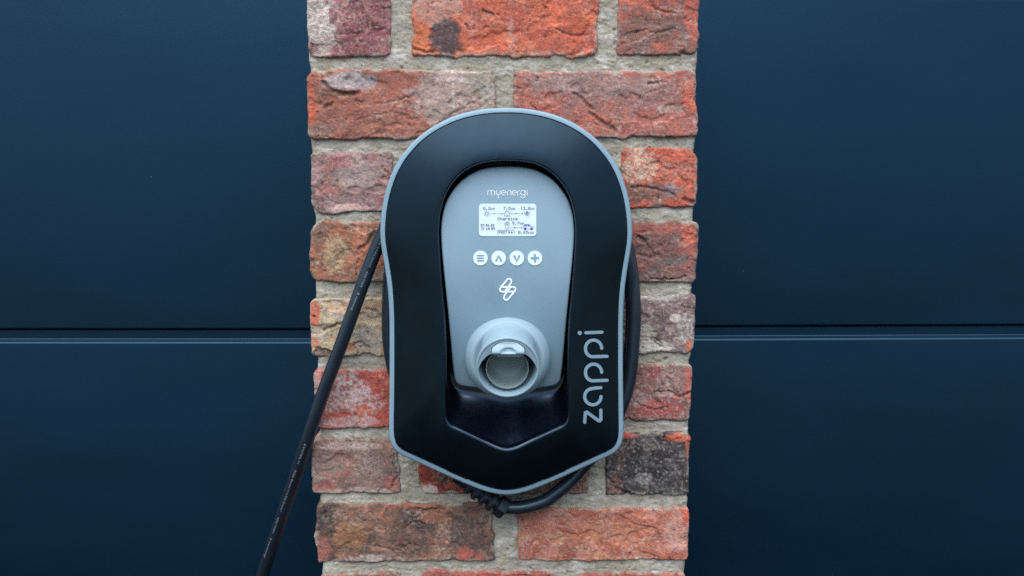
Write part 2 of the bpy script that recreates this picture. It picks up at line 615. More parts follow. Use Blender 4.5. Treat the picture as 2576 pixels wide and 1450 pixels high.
def grid_mesh(name, verts, faces, tones, mat, parent):
    me = bpy.data.meshes.new(name)
    me.vertices.add(len(verts))
    me.vertices.foreach_set('co', verts.astype(np.float32).ravel())
    me.loops.add(faces.size)
    me.loops.foreach_set('vertex_index', faces.astype(np.int32).ravel())
    me.polygons.add(len(faces))
    me.polygons.foreach_set('loop_start', np.arange(0, faces.size, 4, dtype=np.int32))
    me.polygons.foreach_set('loop_total', np.full(len(faces), 4, dtype=np.int32))
    me.update(calc_edges=True)
    me.validate()
    ca = me.color_attributes.new('tone', 'FLOAT_COLOR', 'POINT')
    ca.data.foreach_set('color', np.concatenate([tones, np.ones((len(tones), 1))], 1).astype(np.float32).ravel())
    return link(name, me, mat, parent)


CUTS.update({
    1: [([(850, 88), (905, 84)], 3, .0015), ([(846, 85), (848, 135)], 2.5, .0015)],
    2: [([(1215, 30), (1238, 40)], 8, .004), ([(1175, 66), (1178, 75)], 7, .004), ([(1400, 75), (1440, 92), (1480, 88)], 5, .002), ([(1040, 125), (1090, 136)], 6, .003), ([(1250, 36), (1256, 38)], 4, .003)],
    3: [([(1597, 81), (1625, 76), (1650, 84), (1700, 70)], 3.2, .0022), ([(1654, 84), (1656, 112)], 3, .002), ([(1640, 15), (1660, 28), (1700, 35)], 4, .002), ([(1720, 135), (1750, 150)], 10, .005)],
    4: [([(815, 205), (832, 226), (868, 238), (905, 234)], 8, .0045), ([(1210, 250), (1150, 280), (1095, 320), (1050, 336)], 3.5, .002), ([(930, 262), (990, 256), (1040, 240)], 3.5, .0016), ([(820, 270), (836, 262)], 7, .003), ([(900, 300), (980, 285), (1030, 292)], 3, .0012)],
    5: [([(1445, 236), (1466, 252), (1486, 272)], 8, .0040), ([(1484, 285), (1510, 305), (1540, 322)], 7, .0035), ([(1350, 196), (1353, 206)], 4, .003), ([(1630, 212), (1655, 208)], 5, .003), ([(1335, 262), (1355, 285)], 2.5, .002), ([(1500, 312), (1545, 326)], 4, .002)],
    6: [([(800, 470), (830, 500), (860, 512)], 3, .0015), ([(960, 420), (978, 440), (980, 470)], 5, .002)],
    7: [([(1585, 470), (1640, 474), (1700, 492)], 5, .0025), ([(1720, 500), (1745, 512)], 8, .004)],
    8: [([(940, 588), (925, 612), (903, 628)], 7, .004), ([(905, 650), (898, 668), (900, 700)], 3, .002), ([(800, 600), (826, 598), (830, 615)], 4, .0015), ([(840, 640), (850, 655)], 6, .0015)],
    9: [([(1610, 598), (1622, 606)], 8, .003), ([(1640, 702), (1690, 704), (1725, 695)], 4, .0035), ([(1600, 640), (1640, 648), (1660, 640)], 5, .0015)],
    10: [([(815, 830), (845, 818), (880, 806)], 5, .004), ([(925, 778), (948, 785), (960, 800)], 5, .003), ([(790, 797), (793, 800)], 5, .004), ([(890, 868), (905, 862), (930, 876)], 4, .0025), ([(800, 880), (830, 888)], 10, .004)],
    11: [([(1645, 862), (1658, 872)], 7, .004), ([(1600, 845), (1640, 850), (1660, 862)], 4, .002), ([(1615, 790), (1630, 800)], 9, .002)],
    13: [([(1650, 990), (1682, 986), (1705, 996), (1735, 988)], 4.5, .0040), ([(1600, 1015), (1640, 1030), (1680, 1025)], 3.5, .002)],
    14: [([(985, 1150), (1000, 1190), (985, 1225)], 4, .0025), ([(800, 1165), (830, 1160)], 4, .001)],
    15: [([(1100, 1225), (1140, 1238)], 4, .002)],
    16: [([(1532, 1200), (1545, 1230), (1580, 1240)], 6, .0035), ([(1560, 1140), (1600, 1150), (1640, 1142)], 3, .001)],
    17: [([(820, 1290), (828, 1310), (840, 1340)], 7, .003), ([(1018, 1330), (1040, 1315), (1070, 1318)], 5, .0025), ([(940, 1372), (975, 1380), (1010, 1402)], 4, .002), ([(1030, 1282), (1100, 1280)], 5, .003), ([(1000, 1385), (1015, 1376), (1030, 1388)], 5, .002)],
    18: [([(1304, 1284), (1309, 1310)], 4, .004), ([(1400, 1330), (1450, 1345), (1480, 1338)], 4, .0014), ([(1560, 1300), (1600, 1320), (1650, 1330)], 4, .0014), ([(1590, 1370), (1640, 1360)], 4, .0014)],
})

# rows of bricks: x0, x1, y0, y1 as measured, then their own clay and marks
brick(770, 980, -36, 139, (142, 84, 88), [((168, 118, 114), .03, .05, .8), ((120, 66, 72), .02, .25, .7)],
      [(805, 60, 48, 75, (212, 203, 192), .95, .5), (800, 120, 40, 22, (160, 130, 122), .6, .4), (838, 40, 12, 30, (128, 66, 76), .8)], 1, specks=.35, depth=0.204)
brick(1036, 1506, -36, 139, (206, 97, 62), [((186, 92, 74), .05, .10, .7), ((222, 120, 80), .03, .22, .6), ((170, 80, 60), .012, .3, .5)],
      [(1100, 10, 60, 52, (190, 146, 130), .9, .35), (1055, 95, 24, 40, (196, 108, 56), .7), (1122, 96, 44, 46, (66, 70, 76), .94, .12),
       (1300, 136, 180, 7, (196, 158, 138), .7, .5), (1480, 110, 30, 40, (190, 80, 60), .6), (1285, 85, 10, 40, (205, 170, 155), .5, .6)], 2, specks=.15)
brick(1553, 1758, -36, 140, (150, 98, 86), [((190, 94, 76), .03, .12, .8), ((122, 104, 98), .025, .2, .8)],
      [(1640, 70, 60, 40, (128, 100, 88), .7, .3), (1725, 88, 16, 14, (124, 110, 108), .8), (1740, 40, 20, 60, (196, 92, 74), .7), (1600, 0, 70, 20, (196, 94, 70), .7)], 3, specks=.15, depth=0.204)
brick(774, 1244, 178, 344, (166, 98, 80), [((146, 90, 76), .05, .04, .8), ((190, 122, 98), .03, .24, .6), ((140, 110, 96), .018, .34, .6)],
      [(782, 262, 14, 50, (208, 92, 58), .9, .2), (885, 203, 62, 22, (172, 168, 170), .9, .35), (845, 235, 50, 9, (92, 74, 64), .6), (1140, 250, 110, 75, (172, 148, 138), .9, .15),
       (1160, 190, 85, 14, (208, 184, 172), .85, .4), (1205, 208, 42, 26, (146, 140, 126), .9, .2), (1225, 240, 20, 40, (170, 160, 148), .7), (800, 328, 60, 14, (124, 100, 92), .7, .3),
       (1140, 250, 4, 45, (205, 196, 184), .6, .5)], 4, bias=-.001, specks=.15)
brick(1291, 1754, 181, 343, (176, 101, 88), [((156, 108, 102), .05, .05, .8), ((196, 112, 88), .03, .24, .7), ((132, 98, 92), .02, .32, .6)],
      [(1500, 212, 170, 30, (160, 134, 128), .8, .4), (1640, 235, 70, 40, (158, 122, 118), .7, .4), (1736, 240, 16, 50, (206, 100, 76), .85), (1690, 275, 40, 10, (206, 182, 168), .7, .5),
       (1340, 300, 60, 40, (192, 100, 78), .6), (1500, 320, 60, 30, (190, 104, 78), .6)], 5, bias=-.001, specks=.25)
brick(779, 988, 386, 532, (154, 122, 118), [((172, 112, 104), .03, .10, .8), ((126, 100, 100), .025, .22, .8)],
      [(900, 440, 60, 40, (172, 152, 146), .7, .4), (880, 522, 60, 9, (206, 172, 164), .85, .3), (785, 500, 10, 30, (92, 86, 96), .7), (860, 405, 30, 20, (170, 100, 100), .6)], 6, specks=.25, depth=0.204)
brick(1560, 1754, 374, 519, (194, 86, 60), [((210, 108, 80), .025, .12, .6), ((150, 84, 66), .02, .24, .7)],
      [(1610, 420, 45, 45, (206, 182, 156), .9, .75), (1640, 484, 75, 26, (118, 96, 88), .85, .2), (1690, 480, 22, 20, (122, 112, 114), .7)], 7, specks=.25, depth=0.204)
brick(780, 1246, 566, 717, (154, 104, 80), [((176, 108, 78), .03, .06, .8), ((126, 96, 66), .02, .22, .7), ((112, 84, 76), .014, .32, .7)],
      [(845, 640, 30, 50, (190, 164, 124), .85, .55), (905, 610, 20, 60, (178, 106, 76), .6), (955, 695, 40, 20, (170, 150, 138), .8, .3), (800, 590, 30, 24, (130, 104, 92), .7),
       (935, 600, 12, 30, (104, 74, 62), .6)], 8, specks=.15)
brick(1290, 1752, 560, 712, (132, 92, 86), [((164, 94, 82), .035, .24, .8), ((116, 100, 98), .03, .2, .8)],
      [(1732, 585, 22, 28, (210, 90, 62), .95), (1725, 640, 20, 40, (186, 96, 76), .7), (1715, 655, 22, 18, (112, 104, 106), .8), (1645, 575, 80, 14, (176, 88, 74), .7)], 9, specks=.18)
brick(781, 1000, 752, 900, (196, 172, 134), [((174, 162, 146), .03, .08, .8), ((208, 186, 150), .02, .2, .7), ((176, 132, 98), .02, .3, .8)],
      [(792, 785, 14, 34, (198, 100, 74), .95), (790, 862, 16, 16, (196, 106, 80), .7), (810, 892, 34, 16, (104, 80, 70), .9), (905, 870, 30, 14, (196, 116, 86), .7, .4),
       (840, 820, 40, 7, (116, 88, 70), .6), (930, 850, 40, 36, (172, 164, 152), .8, .2), (900, 775, 90, 10, (198, 140, 112), .5, .4)], 10, specks=.2, depth=0.204)
brick(1585, 1748, 742, 890, (128, 106, 108), [((146, 122, 118), .025, .08, .8), ((104, 82, 84), .02, .22, .8)],
      [(1700, 800, 14, 10, (212, 204, 184), .9), (1725, 830, 20, 40, (198, 192, 186), .7, .8), (1645, 872, 60, 14, (206, 202, 190), .9, .35), (1733, 872, 9, 14, (206, 100, 66), .95),
       (1655, 750, 70, 6, (206, 198, 192), .8, .5), (1625, 830, 26, 22, (176, 170, 158), .9), (1660, 795, 20, 20, (88, 68, 68), .5)], 11, specks=.45, depth=0.204)
brick(790, 1242, 932, 1074, (184, 76, 60), [((196, 90, 62), .03, .12, .7), ((166, 72, 66), .03, .18, .7)],
      [(880, 975, 42, 46, (196, 178, 176), .97, .8), (920, 1015, 40, 34, (190, 172, 170), .9, .8), (840, 1010, 30, 30, (192, 170, 168), .8, .8), (870, 1062, 80, 14, (186, 152, 148), .9, .4),
       (800, 980, 10, 40, (206, 180, 170), .7, .6), (915, 1030, 22, 12, (196, 82, 52), .8)], 12, specks=.25, rough=.8)
brick(1290, 1739, 917, 1057, (144, 98, 93), [((164, 80, 74), .03, .26, .8), ((124, 96, 92), .025, .22, .8)],
      [(1690, 955, 45, 28, (160, 128, 122), .7, .5), (1660, 1030, 60, 24, (170, 74, 70), .8, .3), (1732, 960, 10, 50, (192, 92, 76), .8), (1600, 1000, 30, 20, (170, 152, 142), .7, .6)], 13, specks=.45)
brick(787, 1008, 1106, 1244, (146, 118, 108), [((160, 104, 94), .03, .14, .8), ((126, 104, 98), .025, .16, .8)],
      [(880, 1122, 90, 10, (196, 176, 164), .7, .5), (870, 1140, 30, 14, (98, 88, 84), .5, .5), (820, 1225, 30, 18, (162, 92, 84), .8), (985, 1215, 22, 20, (166, 96, 88), .7), (880, 1238, 90, 8, (190, 166, 152), .7, .5)], 14, specks=.25, depth=0.204)
brick(1052, 1482, 1104, 1243, (166, 70, 52), [((140, 58, 48), .03, .14, .8), ((108, 78, 58), .02, .24, .7)],
      [(1120, 1205, 28, 14, (96, 70, 46), .8, .2), (1080, 1235, 22, 14, (190, 176, 162), .95), (1420, 1195, 130, 70, (122, 92, 84), .95, .2), (1400, 1222, 40, 16, (172, 152, 142), .6, .7)], 15, specks=.1)
brick(1527, 1735, 1092, 1244, (66, 64, 66), [((92, 90, 92), .025, .10, .8), ((46, 45, 48), .02, .2, .8)],
      [(1580, 1096, 30, 7, (190, 84, 62), .95), (1705, 1100, 36, 10, (200, 92, 64), .95), (1733, 1130, 8, 30, (180, 88, 66), .9), (1545, 1225, 22, 24, (118, 82, 74), .9), (1620, 1205, 24, 14, (156, 152, 150), .8, .6),
       (1560, 1160, 14, 50, (98, 78, 74), .6)], 16, specks=.35, depth=0.204)
brick(797, 1238, 1266, 1415, (132, 98, 82), [((158, 108, 84), .035, .12, .8), ((92, 76, 70), .04, .15, .85), ((170, 92, 76), .02, .34, .8)],
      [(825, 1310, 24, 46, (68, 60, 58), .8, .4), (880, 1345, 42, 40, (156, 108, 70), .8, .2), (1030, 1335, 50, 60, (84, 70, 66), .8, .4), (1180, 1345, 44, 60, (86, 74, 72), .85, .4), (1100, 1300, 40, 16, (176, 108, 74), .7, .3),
       (1168, 1394, 20, 15, (182, 88, 70), .9), (1205, 1402, 12, 12, (180, 86, 70), .85), (810, 1385, 20, 24, (172, 92, 76), .8), (930, 1404, 50, 10, (196, 182, 172), .7, .6), (1020, 1274, 60, 7, (184, 96, 78), .7)], 17, specks=.15)
brick(1300, 1731, 1276, 1412, (188, 108, 84), [((202, 132, 112), .035, .08, .8), ((176, 92, 70), .025, .2, .8), ((196, 138, 96), .03, .28, .7)],
      [(1560, 1340, 120, 40, (190, 112, 76), .6, .3), (1700, 1340, 30, 50, (206, 150, 138), .7, .5), (1330, 1390, 30, 20, (180, 92, 76), .7), (1725, 1290, 10, 30, (204, 84, 66), .8)], 18, specks=.35)
brick(1060, 1400, 1436, 1590, (180, 84, 66), [((160, 90, 78), .03, .1, .8)], [], 19, specks=.2)
brick(1452, 1722, 1440, 1590, (168, 92, 80), [((190, 110, 92), .03, .1, .8)], [], 20, specks=.2)
brick(806, 1010, 1444, 1590, (150, 108, 96), [((170, 92, 80), .03, .1, .8)], [], 21, specks=.2, depth=0.204)


def mortar_bed():
    # the bed between and behind the bricks, recessed and roughly struck
    xl = at(792, 725, 0)[0]
    xr = at(1741, 725, 0)[0]
    zt, zb = at(1288, -60, 0)[2], at(1288, 1585, 0)[2]
    nx, nz = 330, 560
    U, V = np.meshgrid(np.linspace(0, 1, nx), np.linspace(0, 1, nz))
    Z = zt + (zb - zt) * V
    L = xl + 0.003 * fbm(Z / 0.03, Z * 0 + 3, 3, 901)
    Rr = xr + 0.003 * fbm(Z / 0.03, Z * 0 + 7, 3, 911)
    X = L + (Rr - L) * U
    de = np.minimum(X - L, Rr - X)
    edge = np.clip(de / 0.006, 0, 1)
    Y = 0.0022 + 0.0016 * fbm(X / 0.05, Z / 0.03, 3, 921) + 0.0011 * fbm(X / 0.014, Z / 0.006, 4, 931, .6) + 0.0006 * fbm(X / 0.003, Z / 0.003, 2, 941)
    pits = smooth(0.55, 0.75, fbm(X / 0.009, Z / 0.007, 3, 951))
    Y = Y + 0.0022 * pits + 0.005 * (1 - np.sqrt(np.clip(1 - (1 - edge) ** 2, 0, 1)))
    tone = np.zeros(X.shape + (3,)) + lin((168, 164, 152))
    for colr, sc, th, amt, sd in (((160, 155, 140), .05, .05, .75, 961), ((198, 196, 187), .03, .2, .7, 971), ((120, 112, 100), .012, .30, .6, 981), ((158, 150, 128), .02, .2, .5, 985)):
        m = amt * smooth(th - .14, th + .14, fbm(X / sc, Z / (sc * .6), 5, sd, .62))
        tone = tone * (1 - m[..., None]) + lin(colr) * m[..., None]
    tone = tone * (1 + 0.16 * fbm(X / .005, Z / .003, 4, 991, .65))[..., None]
    m = 0.35 * pits
    tone = tone * (1 - m[..., None]) + lin((92, 84, 74)) * m[..., None]
    P = np.stack([X, Y, Z], -1)
    idx = np.arange(nx * nz).reshape(nz, nx)
    f = np.stack([idx[:-1, :-1], idx[1:, :-1], idx[1:, 1:], idx[:-1, 1:]], -1).reshape(-1, 4)
    loop = np.concatenate([idx[0, :-1], idx[:-1, -1], idx[-1, :0:-1], idx[:0:-1, 0]])
    v = P.reshape(-1, 3)
    t = tone.reshape(-1, 3)
    vs, ts, fs, prev, n = [v], [t], [f], loop, len(v)
    lp = v[loop]
    sgn = np.where(np.abs(lp[:, 0] - xl) < 0.01, -1.0, np.where(np.abs(lp[:, 0] - xr) < 0.01, 1.0, 0.0))
    for dpt in list(np.arange(0.012, 0.21, 0.0045)) + [0.25]:
        q = lp.copy()
        q[:, 1] = np.maximum(dpt, lp[:, 1] + 0.0005)
        q[:, 0] += sgn * 0.0022 * fbm(lp[:, 2] / 0.02, lp[:, 2] * 0 + dpt / 0.02, 4, 993) * min(1, dpt / 0.03)
        cur = np.arange(n, n + len(q))
        n += len(q)
        vs.append(q)
        m = smooth(-0.3, 0.4, fbm(lp[:, 2] / 0.02, lp[:, 2] * 0 + dpt / 0.03, 4, 995))[:, None]
        g = (1 + 0.2 * fbm(lp[:, 2] / 0.004, lp[:, 2] * 0 + dpt / 0.004, 4, 997, .65))[:, None]
        ts.append((lin((152, 147, 133)) * (1 - m) + lin((182, 178, 166)) * m) * g)
        fs.append(np.stack([prev, np.roll(prev, -1), np.roll(cur, -1), cur], -1))
        prev = cur
    grid_mesh('mortar', np.concatenate(vs), np.concatenate(fs), np.clip(np.concatenate(ts), .01, .8), M_MORTAR, pillar)


mortar_bed()


def return_brick(px_edge, y0, y1, side, base, alt, seed):
    xe = at(px_edge, 0.5 * (y0 + y1), 0)[0]
    zt, zb = at(1288, y0, 0)[2], at(1288, y1, 0)[2]
    cx, cz, hx, hz, r = xe - side * 0.05, (zt + zb) / 2, 0.05, (zt - zb) / 2, 0.005
    per = []
    for qx, qz, a0 in ((1, 1, 0), (-1, 1, 90), (-1, -1, 180), (1, -1, 270)):
        per.append(np.stack([cx + qx * (hx - r) + r * np.cos(np.radians(a0 + np.linspace(0, 90, 4))), cz + qz * (hz - r) + r * np.sin(np.radians(a0 + np.linspace(0, 90, 4)))], -1))
    per = np.concatenate(per)
    pts = []
    for a_, b_ in zip(per, np.roll(per, -1, 0)):
        k = max(1, int(np.hypot(*(b_ - a_)) / 0.0025))
        pts.append(a_ + (b_ - a_) * (np.arange(k) / k)[:, None])
    per = np.concatenate(pts)
    n = len(per)
    cen = np.array([cx, cz])
    vs, ts = [], []
    ys = np.concatenate([[0.1145, 0.1150, 0.1165], np.arange(0.119, 0.201, 0.003), [0.203, 0.205]])
    for y in ys:
        ins = 0.0025 * (smooth(0.118, 0.1145, y) + smooth(0.2015, 0.205, y))
        q = cen + (per - cen) * (1 - ins / 0.04)
        q = q + (per - cen) / 0.05 * (0.0011 * fbm(per[:, 1] / 0.012, per[:, 0] * 0 + y / 0.01, 3, 1200 + seed))[:, None]
        vs.append(np.stack([q[:, 0], np.full(n, y), q[:, 1]], -1))
        m = smooth(-0.2, 0.3, fbm(per[:, 1] / 0.03, per[:, 0] * 0 + y / 0.03, 4, 1210 + seed))[:, None]
        ts.append(np.clip((lin(base) * (1 - m) + lin(alt) * m) * (1 + 0.25 * fbm(per[:, 1] / 0.005, y / 0.005 + per[:, 0] * 0, 4, 1220 + seed, .65))[:, None], .004, .9))
    grid_mesh('brick', np.concatenate(vs), loft_faces(len(ys), n, True, True), np.concatenate(ts), M_BRICK, pillar)


for k, (y0, y1, xa, xb) in enumerate(((180, 344, 776, 1753), (567, 715, 782, 1750), (932, 1070, 791, 1738), (1268, 1413, 798, 1730))):
    return_brick(xa, y0, y1, -1, (160, 92, 76), (140, 104, 92), 2 * k)
    return_brick(xb, y0, y1, 1, (150, 96, 84), (172, 104, 84), 2 * k + 1)

# ------------------------------------------------------------------ wall charger
CX = 1273.5
charger = thing('wall_charger', (float(at(CX, 1245, 0)[0]), 0.0, float(at(CX, 1245, 0)[2])),
                'black and blue-grey electric car charger with lit display, mounted on the brick pillar', 'car charger')

RIM_HALF = [(0, 272), (38, 273.2), (74, 277.8), (112, 286.5), (146, 299), (177, 314.5), (204, 332), (226, 350), (246, 371), (262, 391), (276, 413), (288, 437), (297.5, 462), (305, 488),
            (311, 516), (315, 548), (316.8, 578), (316, 604), (313, 628), (308.5, 655), (303.5, 685), (298.5, 722), (295.5, 760), (294, 800), (293.5, 850), (293.5, 931), (294.3, 1012), (295, 1070),
            (294.6, 1092), (291.5, 1111), (285, 1126), (274, 1138), (258, 1147.5), (236, 1157.5), (190, 1178.5), (145, 1199), (100, 1218.5), (66, 1232), (42, 1239.5), (20, 1244), (0, 1245.5)]
OPEN_HALF = [(0, 400), (45, 403), (86, 413), (126, 440), (156, 482), (170, 527), (175, 570), (174.5, 610), (170, 680), (165, 740), (159, 809), (157, 870), (156.5, 930), (156.5, 990), (156.5, 1040),
             (155, 1056), (150, 1068), (140, 1077), (118, 1087), (78, 1105.5), (42, 1123), (22, 1131.5), (0, 1135.5)]
PANEL_HALF = [(0, 419.5), (40, 421.5), (78, 431), (117, 456), (147, 494), (162, 533), (167, 570), (167, 600), (163, 655), (155.5, 728), (149, 793), (143, 860), (138, 915), (134, 946), (131, 958), (125, 966),
              (115, 970.5), (96, 973.5), (50, 979), (0, 982)]
FLOOR_HALF = [(0, 412), (45, 415), (80, 425), (118, 452), (147, 492), (161, 533), (166, 570), (165, 610), (160, 680), (155, 740), (149, 809), (147, 870), (147, 915), (144, 945), (136, 965), (118, 978), (60, 985), (0, 988)]
rim_o = mirror_outline(RIM_HALF, CX)
open_o = mirror_outline(OPEN_HALF, 1275.5)
panel_o = mirror_outline(PANEL_HALF, 1277)
floor_o = mirror_outline(FLOOR_HALF, 1276)

NA = 720
CEN = np.array([1275.0, 760.0])
ANG = np.linspace(-math.pi, math.pi, NA, endpoint=False)
# denser where the outline is far away (corners)
rim_p = polar(rim_o, CEN, ANG)


def ring_at(poly, y):
    return at(poly[:, 0], poly[:, 1], y)


def rim_inset(d):
    return polar(inset(rim_o, d), CEN, ANG)


# back body on the wall
loft('back_body', [ring_at(rim_inset(52), 0.012), ring_at(rim_inset(52), -0.022), ring_at(rim_inset(46), -0.030)], M_MATTE, charger, cap0=True, cap1=True, smooth_angle=40)
# pale rim of the housing
loft('rim', [ring_at(rim_inset(26), -0.040), ring_at(rim_inset(3), -0.0405), ring_at(rim_inset(0.9), -0.042), ring_at(rim_inset(0), -0.045), ring_at(rim_inset(0), -0.0535), ring_at(rim_inset(0.5), -0.0553),
             ring_at(rim_inset(1.6), -0.0565), ring_at(rim_inset(3.0), -0.0570), ring_at(rim_inset(11.4), -0.0572), ring_at(rim_inset(12.3), -0.0568), ring_at(rim_inset(12.6), -0.056), ring_at(rim_inset(12.8), -0.046)],
     M_GREY, charger, smooth_angle=50)

# black front cover: from the rim, a convex ring to the lip of the opening, then the rolled lip
fas_o = rim_inset(13.9)
opn = polar(open_o, CEN, ANG)
flo = polar(floor_o, CEN, ANG)


def cover_depth(t):
    return -(0.0592 + 0.0180 * (1 - (1 - t) ** 1.5))


rows = [ring_at(rim_inset(13.5), -0.048), ring_at(rim_inset(13.5), -0.0572), ring_at(rim_inset(13.9), -0.0583)]
for t in np.concatenate([np.linspace(0.005, 0.06, 4), np.linspace(0.09, 1.0, 34)]):
    rows.append(ring_at(fas_o + (opn - fas_o) * t, cover_depth(t)))
low = np.clip((opn[:, 1:2] - 1020) / 60, 0, 1)
lip_r = 11.0 + 10.0 * low
to_c = flo - opn
ln = np.linalg.norm(to_c, axis=1)[:, None]
dirn = to_c / (ln + 1e-9)
lip = np.minimum(lip_r, ln * 0.75)
lip_rows = [rows[-1]]
for k in range(1, 9):
    a = k / 8 * R(80)
    lip_rows.append(ring_at(opn + dirn * lip * math.sin(a) * 0.62, cover_depth(1) + (0.0056 + 0.0022 * low[:, 0]) * (1 - math.cos(a))))
loft('front_cover', rows, M_BLACK, charger, smooth_angle=60)

# glossy scoop under the control panel
lip_end = opn + dirn * lip * math.sin(R(80)) * 0.62
d0 = cover_depth(1) + (0.0056 + 0.0022 * low[:, 0]) * (1 - math.cos(R(80)))
rows = lip_rows
for k in range(1, 25):
    t = k / 24
    d = d0 + (-0.034 - d0) * math.sin(t * math.pi / 2)
    rows.append(ring_at(lip_end + (flo - lip_end) * t, d))
rows.append(ring_at(CEN + (flo - CEN) * 0.5, -0.034))
loft('scoop', rows, M_SCOOP, charger, cap1=True, smooth_angle=60)


def panel_depth(px, py):
    """Face of the control panel: leans back at the top, bellies out, falls back under the socket."""
    v = (np.asarray(py, float) - 420) / 560
    h = 0.0600 + 0.0155 * np.sin(math.pi * np.clip(v * 0.98 + 0.04, 0, 1.2)) - 0.008 * np.clip((v - 0.5) / 0.5, 0, 1.2) ** 1.6
    u = (np.asarray(px, float) - 1277) / 167
    return -(h - 0.0022 * u * u)


def on_panel(px, py, off=0.0):
    return at(px, py, panel_depth(px, py) - off)


pc = np.array([1277.0, 690.0])
pan = polar(panel_o, pc, ANG)
rows = []
for s in (0.02, 0.1, 0.2, 0.3, 0.4, 0.5, 0.6, 0.7, 0.78, 0.86, 0.92, 0.96):
    q = pc + (pan - pc) * s
    rows.append(on_panel(q[:, 0], q[:, 1]))
for ins, drop in ((3.2, 0.0), (2.0, 0.0002), (1.0, 0.0006), (0.3, 0.0013), (0.0, 0.0022), (0.0, 0.006), (6.0, 0.0065)):
    q = polar(inset(panel_o, ins), pc, ANG)
    p = on_panel(q[:, 0], q[:, 1])
    y = panel_depth(q[:, 0], q[:, 1]) + drop
    rows.append(at(q[:, 0], q[:, 1], y))
panel = loft('control_panel', rows, M_GREY, charger, cap0=True, smooth_angle=70)


def decal(name, polys, mapper, mat, parent, thick=0.00025, off=0.0003):
    """polys: list of 2-D polygons (measured units), raised a fraction of a millimetre above the surface."""
    verts, faces = [], []
    for p in polys:
        p = np.asarray(p, float)
        n = len(p)
        b = len(verts)
        top = mapper(p[:, 0], p[:, 1], off + thick)
        bot = mapper(p[:, 0], p[:, 1], -0.0002)
        verts.extend(list(top))
        verts.extend(list(bot))
        faces.append(tuple(range(b, b + n)))
        for i in range(n):
            j = (i + 1) % n
            faces.append((b + i, b + n + i, b + n + j, b + j))
    o = mesh(name, np.array(verts), faces, mat, parent, shade=False)
    return fix_normals(o)


def stroke(pts, w, caps=True):
    """Stroke -> list of quads plus round caps, as polygons."""
    p = np.asarray(pts, float)
    a, b, a0, a1 = ribbon(p, w)
    if not caps:
        return [np.concatenate([a, b[::-1]])]
    th = np.linspace(0, math.pi, 7)[1:-1]
    end = np.stack([p[-1, 0] + w / 2 * np.cos(math.pi + a1 - th), p[-1, 1] + w / 2 * np.sin(math.pi + a1 - th)], -1)
    start = np.stack([p[0, 0] + w / 2 * np.cos(math.pi + a0 - th), p[0, 1] + w / 2 * np.sin(math.pi + a0 - th)], -1)
    return [np.concatenate([a, end, b[::-1], start])]


def arc(cx, cy, r, a0, a1, n=16, ry=None):
    t = np.radians(np.linspace(a0, a1, n))
    return np.stack([cx + r * np.cos(t), cy + (ry or r) * np.sin(t)], -1)


def join(*parts):
    out = []
    for p in parts:
        for q in np.asarray(p, float):
            if not out or np.hypot(*(q - out[-1])) > 1e-6:
                out.append(q)
    return np.array(out)


def quads_of(poly_stroke_pts, w):
    """Stroke as separate convex quads (for curved strokes)."""
    p = np.asarray(poly_stroke_pts, float)
    a, b, a0, a1 = ribbon(p, w)
    out = []
    for i in range(len(p) - 1):
        out.append(np.array([a[i], a[i + 1], b[i + 1], b[i]]))
    th = np.linspace(0, math.pi, 7)
    out.append(np.stack([p[0, 0] + w / 2 * np.cos(a0 + th), p[0, 1] + w / 2 * np.sin(a0 + th)], -1))
    out.append(np.stack([p[-1, 0] + w / 2 * np.cos(a1 + th), p[-1, 1] + w / 2 * np.sin(a1 + th)], -1))
    return out


# brand word on the panel (thin rounded strokes), measured in the enlarged crop
def m4(x, y, off):
    return on_panel(1094.3 + np.asarray(x) * 0.1416, 402.5 + np.asarray(y) * 0.1416, off)


w_ = 11.5
bl, xh = 630, 548
word = []
word += quads_of(join([(937, bl)], arc(968, 579, 31, 180, 360, 9), [(999, bl)]), w_)
word += quads_of(join(arc(1030, 579, 31, 180, 360, 9), [(1061, bl)]), w_)
word += quads_of(join([(1090, xh)], arc(1124, 590, 34, 180, 0, 9), [(1158, xh)]), w_)
word += quads_of([(1124, 622), (1124, 680)], w_)
for ex in (1222, 1410):
    word += quads_of(join([(ex - 38, 590), (ex + 38, 590)], arc(ex, 590, 40, 0, -300, 18)), w_)
word += quads_of(join([(1285, bl)], arc(1319, 584, 34, 180, 360, 10), [(1353, bl)]), w_)
word += quads_of(join([(1470, bl)], arc(1502, 582, 32, 180, 285, 7)), w_)
word += quads_of(arc(1560, 590, 40, 0, 360, 22), w_)
word += quads_of(join([(1600, xh), (1600, 640)], arc(1562, 642, 38, 0, 165, 10)), w_)
word += quads_of([(1636, xh), (1636, bl)], w_)
word += [arc(1636, 528, 7, 0, 360, 9)[:-1]]
decal('brand_word', word, m4, M_INK, panel, thick=0.0002)

# display: rounded window with lit glass
def rrect(x0, x1, y0, y1, r, n=8):
    return join(arc(x1 - r, y0 + r, r, -90, 0, n), arc(x1 - r, y1 - r, r, 0, 90, n), arc(x0 + r, y1 - r, r, 90, 180, n), arc(x0 + r, y0 + r, r, 180, 270, n))


display = decal('display', [rrect(781, 1799, 780, 1356, 58)], m4, M_SCREEN, charger, thick=0.0005)

